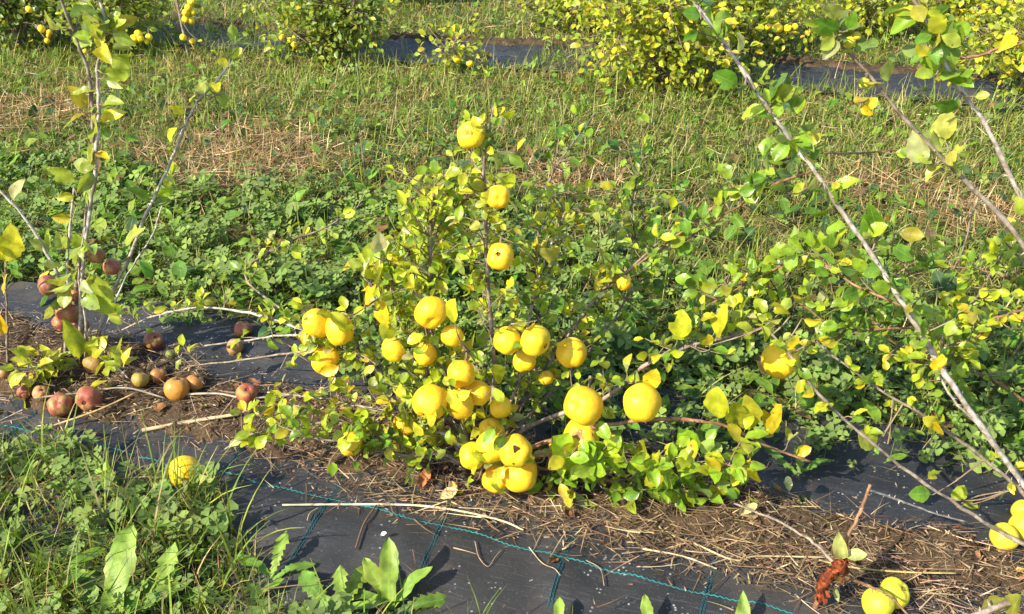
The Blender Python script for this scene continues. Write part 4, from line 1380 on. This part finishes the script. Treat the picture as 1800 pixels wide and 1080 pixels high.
# clover: three leaflets on a stalk
ang = np.linspace(-1.25, 1.25, 5)
lt = [(0, 0, 0)] + [(.62 * math.sin(t) * (1.0), .52 + .50 * math.cos(t) - (.10 if abs(t) < .1 else 0), .12 * abs(math.sin(t))) for t in ang] + [(0, .55, -.03)]
LT = np.array(lt); LF = np.array([(6, 0, 1)] + [(6, i, i + 1) for i in range(1, 5)] + [(6, 5, 0)])
LU = np.array([(0, 0, 0)] + [(math.sin(t), .9, 0) for t in ang] + [(0, .5, 0)])
V3, F3, U3 = [], [], []
for k in range(3):
    t = k * 2.094
    m_ = np.array([[math.cos(t), -math.sin(t), 0], [math.sin(t), math.cos(t), 0], [0, 0, 1]])
    F3.append(LF + len(LT) * k); V3.append(LT @ m_.T); U3.append(LU)
V3, F3, U3 = np.concatenate(V3), np.concatenate(F3), np.concatenate(U3)


def d_clover(x, y, a, c):
    d = np.zeros_like(x)
    fr = zone_front(a, c)
    d[fr] = (2300 * np.clip(.7 + .9 * nz(a, c, .3, 14), .05, 1.6))[fr]
    bk = zone_back(a, c)
    lush = 2500 * (1 - sst(c, 1.0 - .35 * sst(a, 0, .4), 1.35 - .35 * sst(a, 0, .4))) * (1 - .4 * sst(a, -.1, .5))
    d[bk] = (lush * np.clip(.85 + .8 * nz(a, c, .3, 15), .06, 1.5) + 90)[bk]
    d *= 1 - .9 * dryness(a, c)
    d[on_fab2(a, c)] = 0
    d[(c > -.40) & (c < back_edge(a)) & ~fr] = 0
    return d * np.where(y > 4, .6, 1)


x, y = scatter(d_clover, 4200, y1=7)
N = len(x)
s = Soup()
hh = rng.uniform(.02, .075, N) * np.clip(1 + .4 * nz(x, y, .25, 16), .4, 1.5)
sz = rng.uniform(.0085, .0155, N) * np.clip(1.2 + .45 * nz(x, y, .3, 20), .7, 1.9)
az = rng.uniform(0, 6.283, N)
nn = nrm(np.stack([rng.normal(size=N) * .6, rng.normal(size=N) * .6, np.ones(N)], -1) + SUNV * .25)
dd = np.stack([np.cos(az), np.sin(az), np.zeros(N)], -1)
Fm = frames(dd - nn * (dd * nn).sum(-1, keepdims=True), nn)
z = hg(x, y) + hh
CL = [(5, (.065, .155, .014)), (4, (.10, .20, .018)), (2.5, (.15, .25, .022)), (1.5, (.04, .10, .015)), (.8, (.22, .28, .04))]
ccol = pick(CL, N, .15)
VV = np.einsum('nij,vj->nvi', Fm, V3) * sz[:, None, None] + np.stack([x, y, z], -1)[:, None]
s.add(VV, F3, ccol, U3)
strips(s, x, y, hg(x, y) - .003, hh, np.full(N, .0014), np.zeros(N), np.zeros(N), ccol * 1.1, 1, tip=.9)
tag(link('clover', s.mesh('clover'), M['clover']), 'lush carpet of three-leaved green clover', 'clover', kind='stuff')
print('clover', N)

# broad-leaved weeds
WT = [leaf_tpl(6, 2, 'ovate', .3, .3, .03, 31), leaf_tpl(6, 2, 'round', .2, .25, .04, 32), leaf_tpl(8, 2, 'dandelion', .25, .35, .02, 33), leaf_tpl(6, 2, 'lance', .3, .4, .03, 34), leaf_tpl(8, 2, 'dock', .3, .3, .03, 35)]


def d_weed(x, y, a, c):
    d = np.zeros_like(x)
    d[zone_front(a, c)] = 260
    bk = zone_back(a, c)
    d[bk] = 620
    m = bk & (c > 1.25) & (c < 2.0); d[m] = 480
    m = bk & (c > 2.0); d[m] = 130
    d *= np.clip(1 + .9 * nz(a, c, .45, 17), .05, 2) * (1 - .85 * dryness(a, c))
    d[on_fab2(a, c)] = 4
    d[(c > -.40) & (c < back_edge(a)) & ~zone_front(a, c)] = 0
    return d * np.where(y > 4, .7, 1)


x, y = scatter(d_weed, 1200, y1=8)
N = len(x)
a, c = ac(x, y)
s = Soup()
az = rng.uniform(0, 6.283, N)
el = rng.uniform(.1, 1.1, N)
dd = np.stack([np.cos(az) * np.cos(el), np.sin(az) * np.cos(el), np.sin(el)], -1)
nn = nrm(np.array((0, 0, 1.0)) + SUNV * .3 + rng.normal(size=(N, 3)) * .35)
WC = [(5, (.07, .155, .018)), (4, (.11, .21, .022)), (2, (.17, .26, .03)), (1.5, (.035, .085, .03)), (.6, (.16, .09, .04))]
col = pick(WC, N, .15)
dk = (c > 1.3) & (c < 1.95) & (rng.uniform(size=N) < .6)
col[dk] = pick([(3, (.035, .08, .03)), (2, (.06, .11, .035)), (1, (.11, .07, .04))], dk.sum())
leaf_soup(s, WT, np.stack([x, y, hg(x, y) + rng.uniform(.0, .055, N)], -1), dd, nn, rng.uniform(.025, .07, N), col)
tag(link('weeds', s.mesh('weeds'), M['weed']), 'mixed broad-leaved weeds among the clover and grass', 'weeds', kind='stuff')
print('weeds', N)


# straw and plant litter along the planted row
def d_lit(x, y, a, c):
    m = soil_amt(a, c)
    thin = np.exp(-((c + .06) / .05) ** 2) * .5 + np.exp(-((c - .2) / .06) ** 2) * .35 * (1 - .8 * sst(a, .25, .5))
    mat = np.exp(-((c + .085 + .02 * nz(a, c, .3, 18)) / .05) ** 2) * sst(a, -.45, -.05) * (1 - .6 * sst(a, .7, 1.1))
    rt = sst(a, .35, .7) * m * .8
    d = 3600 * m * (.55 + .45 * nz(a, c, .25, 19)) + 2000 * thin + 8000 * mat + 3600 * rt
    d[(c < -.40) | (c > .42)] = 0
    return d + 40 * ((c > -.40) & (c < .36))


x, y = scatter(d_lit, 13000, y1=2.8)
N = len(x)
s = Soup()
LI = [(4, (.25, .165, .09)), (4, (.17, .11, .06)), (2, (.36, .26, .145)), (.7, (.52, .42, .27)), (2, (.10, .06, .04))]
azr = np.where(rng.uniform(size=N) < .6, RA + rng.normal(size=N) * .55 + np.where(rng.uniform(size=N) < .5, 3.14, 0), rng.uniform(0, 6.283, N))
lift = np.minimum(rng.exponential(.007, N), .03)
strips(s, x, y, surf(x, y) + .002 + lift, rng.uniform(.02, .085, N), rng.uniform(.0010, .0023, N), rng.normal(1.56, .10, N), rng.normal(.05, .16, N), pick(LI, N, .18), 4, azr)
x, y = scatter(lambda x, y, a, c: 1.9 * d_lit(x, y, a, c) + 9000 * soil_amt(a, c), 26000, y1=2.6)
N = len(x)
strips(s, x, y, surf(x, y) + .001 + rng.uniform(0, .006, N), rng.uniform(.005, .022, N), rng.uniform(.001, .0034, N), rng.normal(1.5, .2, N), rng.normal(.0, .3, N),
       pick([(4, (.21, .14, .085)), (3, (.12, .075, .045)), (2, (.33, .24, .14)), (1, (.07, .045, .03))], N, .2), 2)
tag(link('straw_litter', s.mesh('straw_litter'), M['straw']), 'brown straw and plant litter strewn along the planted row', 'straw litter', kind='stuff')
print('litter', N)

# small dead leaves lying in the litter
x, y = scatter(lambda x, y, a, c: 130 * soil_amt(a, c) + 10 * ((c > -.4) & (c < .36)), 150, y1=2.8)
N = len(x)
s = Soup()
az = rng.uniform(0, 6.283, N)
dd = np.stack([np.cos(az), np.sin(az), rng.normal(size=N) * .15], -1)
nn = nrm(np.array((0, 0, 1.0)) + rng.normal(size=(N, 3)) * .3)
DT = [leaf_tpl(6, 4, 'ovate', .9, -.5, .08, 41), leaf_tpl(6, 4, 'round', .6, .5, .1, 42), leaf_tpl(6, 4, 'ovate', -.6, .6, .1, 43)]
leaf_soup(s, DT, np.stack([x, y, surf(x, y) + .008], -1), dd, nn, rng.uniform(.016, .034, N),
          pick([(4, (.17, .075, .035)), (3, (.24, .13, .06)), (1, (.40, .30, .10)), (2, (.10, .05, .03))], N, .2))
tag(link('fallen_leaves', s.mesh('fallen_leaves'), M['dead']), 'small dead brown leaves scattered through the litter', 'fallen leaves', kind='stuff')

# ------------------------------------------------------------------ straws and fallen leaves one can single out
def straw(px, r, col, label, lift=.004, group='loose straws on the ground'):
    pts = []
    for u, v in px:
        g = G(u, v, .02)
        z = float(surf(g.x, g.y)) + lift
        g = G(u, v, z)
        pts.append(np.array(g))
    s = Soup(); tube(s, smooth(pts, 5), r, r * .8, 6, col, .06)
    o = link('straw', s.mesh('straw', pts[0]), M['straw'], None, Vector(pts[0]))
    tag(o, label, 'straw', group)


straw([(496, 888), (600, 887), (720, 888), (800, 897), (880, 915), (920, 932)], .0022, (.62, .52, .33), 'long pale straw lying along the edge of the front fabric', .007)
straw([(250, 757), (330, 742), (420, 728)], .0045, (.46, .36, .22), 'thick pale dry stem lying on the soil at left', .008)
straw([(95, 748), (170, 722), (240, 690)], .0022, (.48, .34, .16), 'slanting tan straw in front of the two fallen red fruits', .012)
straw([(625, 965), (640, 920), (662, 888)], .0018, (.13, .08, .05), 'thin dark twig lying across the front fabric', .006)
straw([(835, 952), (842, 980), (858, 996), (870, 980), (882, 966)], .0009, (.30, .22, .15), 'bent v-shaped stem hanging over the front fabric', .005)
straw([(930, 962), (948, 985), (960, 994), (975, 1000), (985, 1012)], .0009, (.42, .33, .22), 'thin dry stem bent over the teal line on the front fabric', .006)
straw([(540, 915), (545, 902), (560, 892)], .0009, (.40, .32, .22), 'small curled straw on the left of the front fabric', .005)
straw([(1030, 985), (1055, 1000), (1062, 1030)], .0010, (.28, .20, .13), 'dark forked stem reaching onto the front fabric', .006)
straw([(1440, 985), (1500, 998), (1590, 1006), (1680, 1008)], .0018, (.42, .33, .13), 'long tan straw crossing the litter above the green fruits', .010)
straw([(1220, 955), (1290, 985), (1330, 978), (1450, 980)], .0018, (.44, .34, .2), 'pale bent straw on the litter at right', .010)
straw([(1130, 965), (1200, 978), (1260, 1000)], .0017, (.50, .41, .27), 'pale straw at the edge of the litter right of centre', .008)
straw([(1400, 920), (1450, 945), (1480, 980)], .0018, (.30, .21, .13), 'brown stem on the soil behind the bare shoot', .010)
straw([(60, 700), (150, 690), (220, 682), (290, 700)], .0024, (.33, .28, .22), 'grey twig lying behind the fallen red fruits', .014)
straw([(300, 695), (380, 692), (440, 700), (560, 690)], .0026, (.38, .32, .26), 'grey twig lying beside the rightmost fallen fruit', .014)


def fallen(u, v, size, az, col, label, var, tilt=.35, cat='fallen leaf'):
    g = G(u, v, .02)
    z = float(surf(g.x, g.y))
    s = Soup()
    v_, f_, u_ = DT[var]
    s.add(v_, f_, np.array(col), u_)
    o = link('fallen_leaf', s.mesh('fallen_leaf'), M['dead'])
    n = nrm(np.array((-.3 * tilt, -1.2 * tilt, 1.0)))
    d = np.array((math.cos(az), math.sin(az), .1))
    Fm = frames(d[None], n[None])[0]
    m = Matrix([list(Fm[r] * size) + [0] for r in range(3)] + [[0, 0, 0, 1]])
    m.translation = Vector((g.x, g.y, z + .008))
    o.matrix_basis = m
    tag(o, label, cat, 'single fallen leaves')


fallen(738, 862, .042, 1.2, (.36, .15, .06), 'curled reddish-brown leaf on the litter below the bush', 0, .8)
fallen(768, 878, .040, .3, (.55, .50, .24), 'cream yellow leaf beside the curled brown one', 0, .6)
fallen(668, 948, .014, -.1, (.75, .74, .72), 'tiny white petal lying on the front fabric', 0, .3, 'petal')
fallen(1290, 930, .05, .4, (.46, .34, .18), 'pale dry leaf on a twig end on the right litter', 1, .5)
fallen(1250, 972, .032, .2, (.40, .26, .12), 'tan leaf near the edge of the right fabric', 2, .4)
fallen(1300, 925, .03, .5, (.50, .46, .2), 'small yellowish leaf lying under the low foliage', 0, .5)
fallen(965, 1000, .028, 1.0, (.22, .11, .05), 'shrivelled brown leaf beside the bent dry stem', 1, .6)
fallen(1165, 872, .04, -.5, (.30, .09, .02), 'rusty brown leaf caught in the low green foliage', 0, .9)
fallen(1385, 880, .03, 1.4, (.46, .46, .2), 'folded cream leaf on the right stretch of fabric', 0, .9)
fallen(1415, 890, .045, 1.5, (.12, .18, .04), 'curled green leaf on the right stretch of fabric', 2, .9)
fallen(60, 762, .02, .2, (.72, .70, .66), 'small white scrap on the fabric at far left', 0, .3, 'scrap')
fallen(15, 800, .04, .3, (.40, .24, .10), 'dry tan leaf on the fabric at the left edge', 2, .5)

# ------------------------------------------------------------------ dandelions at the front
def dandelion(u, v, leaves, label, group='dandelions at the front edge', z=.0, cat='dandelion'):
    b = G(u, v, z)
    bs = Vector((b.x, b.y, float(surf(b.x, b.y))))
    root = empty('dandelion', bs, label, cat, group)
    for k, (az, el, L, kind, fold, col) in enumerate(leaves):
        tp = leaf_tpl(16, 4, kind, fold, .45, .035, 50 + k + int(u), .06)
        vv = tp[0].copy()
        s = Soup(); s.add(vv, tp[1], np.array(col), tp[2])
        me = s.mesh('leaf'); me.materials.append(M['weedo'])
        o = bpy.data.objects.new('leaf', me)
        d = np.array((math.cos(az) * math.cos(el), math.sin(az) * math.cos(el), math.sin(el)))
        n = np.array((-math.cos(az) * math.sin(el), -math.sin(az) * math.sin(el), math.cos(el))) + rng.normal(size=3) * .18
        Fm = frames(d[None], n[None])[0]
        o.matrix_basis = Matrix([list(Fm[r] * L) + [0] for r in range(3)] + [[0, 0, 0, 1]])
        o.parent = root
        o.color = (*pick([(1, col)], 1, .08)[0], 1)
        C.objects.link(o)


DL, DM = (.21, .32, .05), (.12, .23, .035)
up = 1.15
dandelion(205, 1110, [(1.5, 1.15, .155, 'dock', .3, DL), (2.4, .8, .13, 'dandelion', .3, DM), (.6, .8, .12, 'dandelion', .3, DM), (3.4, .5, .14, 'dandelion', .3, DM), (4.6, .6, .1, 'dock', .3, DL), (1.0, .7, .12, 'dock', .3, DM)],
          'dandelion with one broad pale leaf standing up at lower left')
dandelion(282, 1085, [(1.5, 1.2, .11, 'dandelion', .4, DL), (.5, .8, .09, 'dandelion', .3, DM), (2.6, .7, .09, 'dandelion', .3, DM), (4.5, .6, .08, 'dandelion', .3, DM)], 'narrow-leaved dandelion beside the one with the broad pale leaf')
dandelion(690, 1085, [(1.7, 1.25, .105, 'dock', .35, DL), (.9, .85, .085, 'dock', .3, DL), (2.8, .5, .08, 'dock', .3, DM), (.1, .4, .09, 'dandelion', .3, DM), (2.2, .9, .09, 'dock', .3, DL), (4.2, .5, .09, 'dandelion', .3, DM)],
          'dandelion with upright lobed leaves casting shadows on the black fabric')
dandelion(600, 1100, [(1.2, .5, .10, 'dandelion', .3, DL), (2.4, .5, .11, 'dandelion', .3, DM), (.4, .5, .1, 'dock', .3, DL), (3.4, .4, .1, 'dandelion', .3, DM), (1.8, .8, .08, 'dandelion', .3, DL)], 'flat dandelion rosette at the bottom edge left of the lobed one')
dandelion(478, 1030, [(1.3, 1.0, .075, 'dandelion', .4, DL), (.3, .6, .07, 'dandelion', .3, DM), (2.6, .7, .07, 'dock', .3, DM)], 'small dandelion at the left border of the front fabric')
dandelion(1300, 1135, [(1.5, 1.15, .06, 'lance', .4, DL), (.5, .6, .04, 'dock', .3, DM), (2.7, .6, .04, 'dock', .3, DM)], 'weed with one pointed leaf at the bottom edge right of centre')
dandelion(1140, 1140, [(1.6, 1.0, .06, 'dock', .4, DL), (.2, .5, .06, 'dandelion', .3, DM), (2.8, .5, .06, 'dandelion', .3, DM)], 'small broad leaf weed at the bottom edge beside the thread end')
dandelion(980, 1135, [(1.6, .9, .055, 'dock', .4, DL), (.4, .5, .06, 'dandelion', .3, DM)], 'tiny weed at the bottom edge in the middle')
dandelion(1610, 690, [(1.5, .9, .12, 'dandelion', .25, (.085, .16, .06)), (2.6, .6, .12, 'dandelion', .25, (.085, .16, .06)), (.4, .5, .12, 'dandelion', .25, DM), (4.4, .5, .12, 'dandelion', .25, DM)],
          'blue-green thistle-like dandelion among the clover behind the arching stems', 'weeds behind the right bush')
dandelion(1400, 850, [(2.2, .5, .08, 'dandelion', .25, DM), (.6, .5, .08, 'dandelion', .25, DM), (1.4, .7, .07, 'dandelion', .25, DM)], 'jagged weed at the back edge of the right fabric', 'weeds behind the right bush')
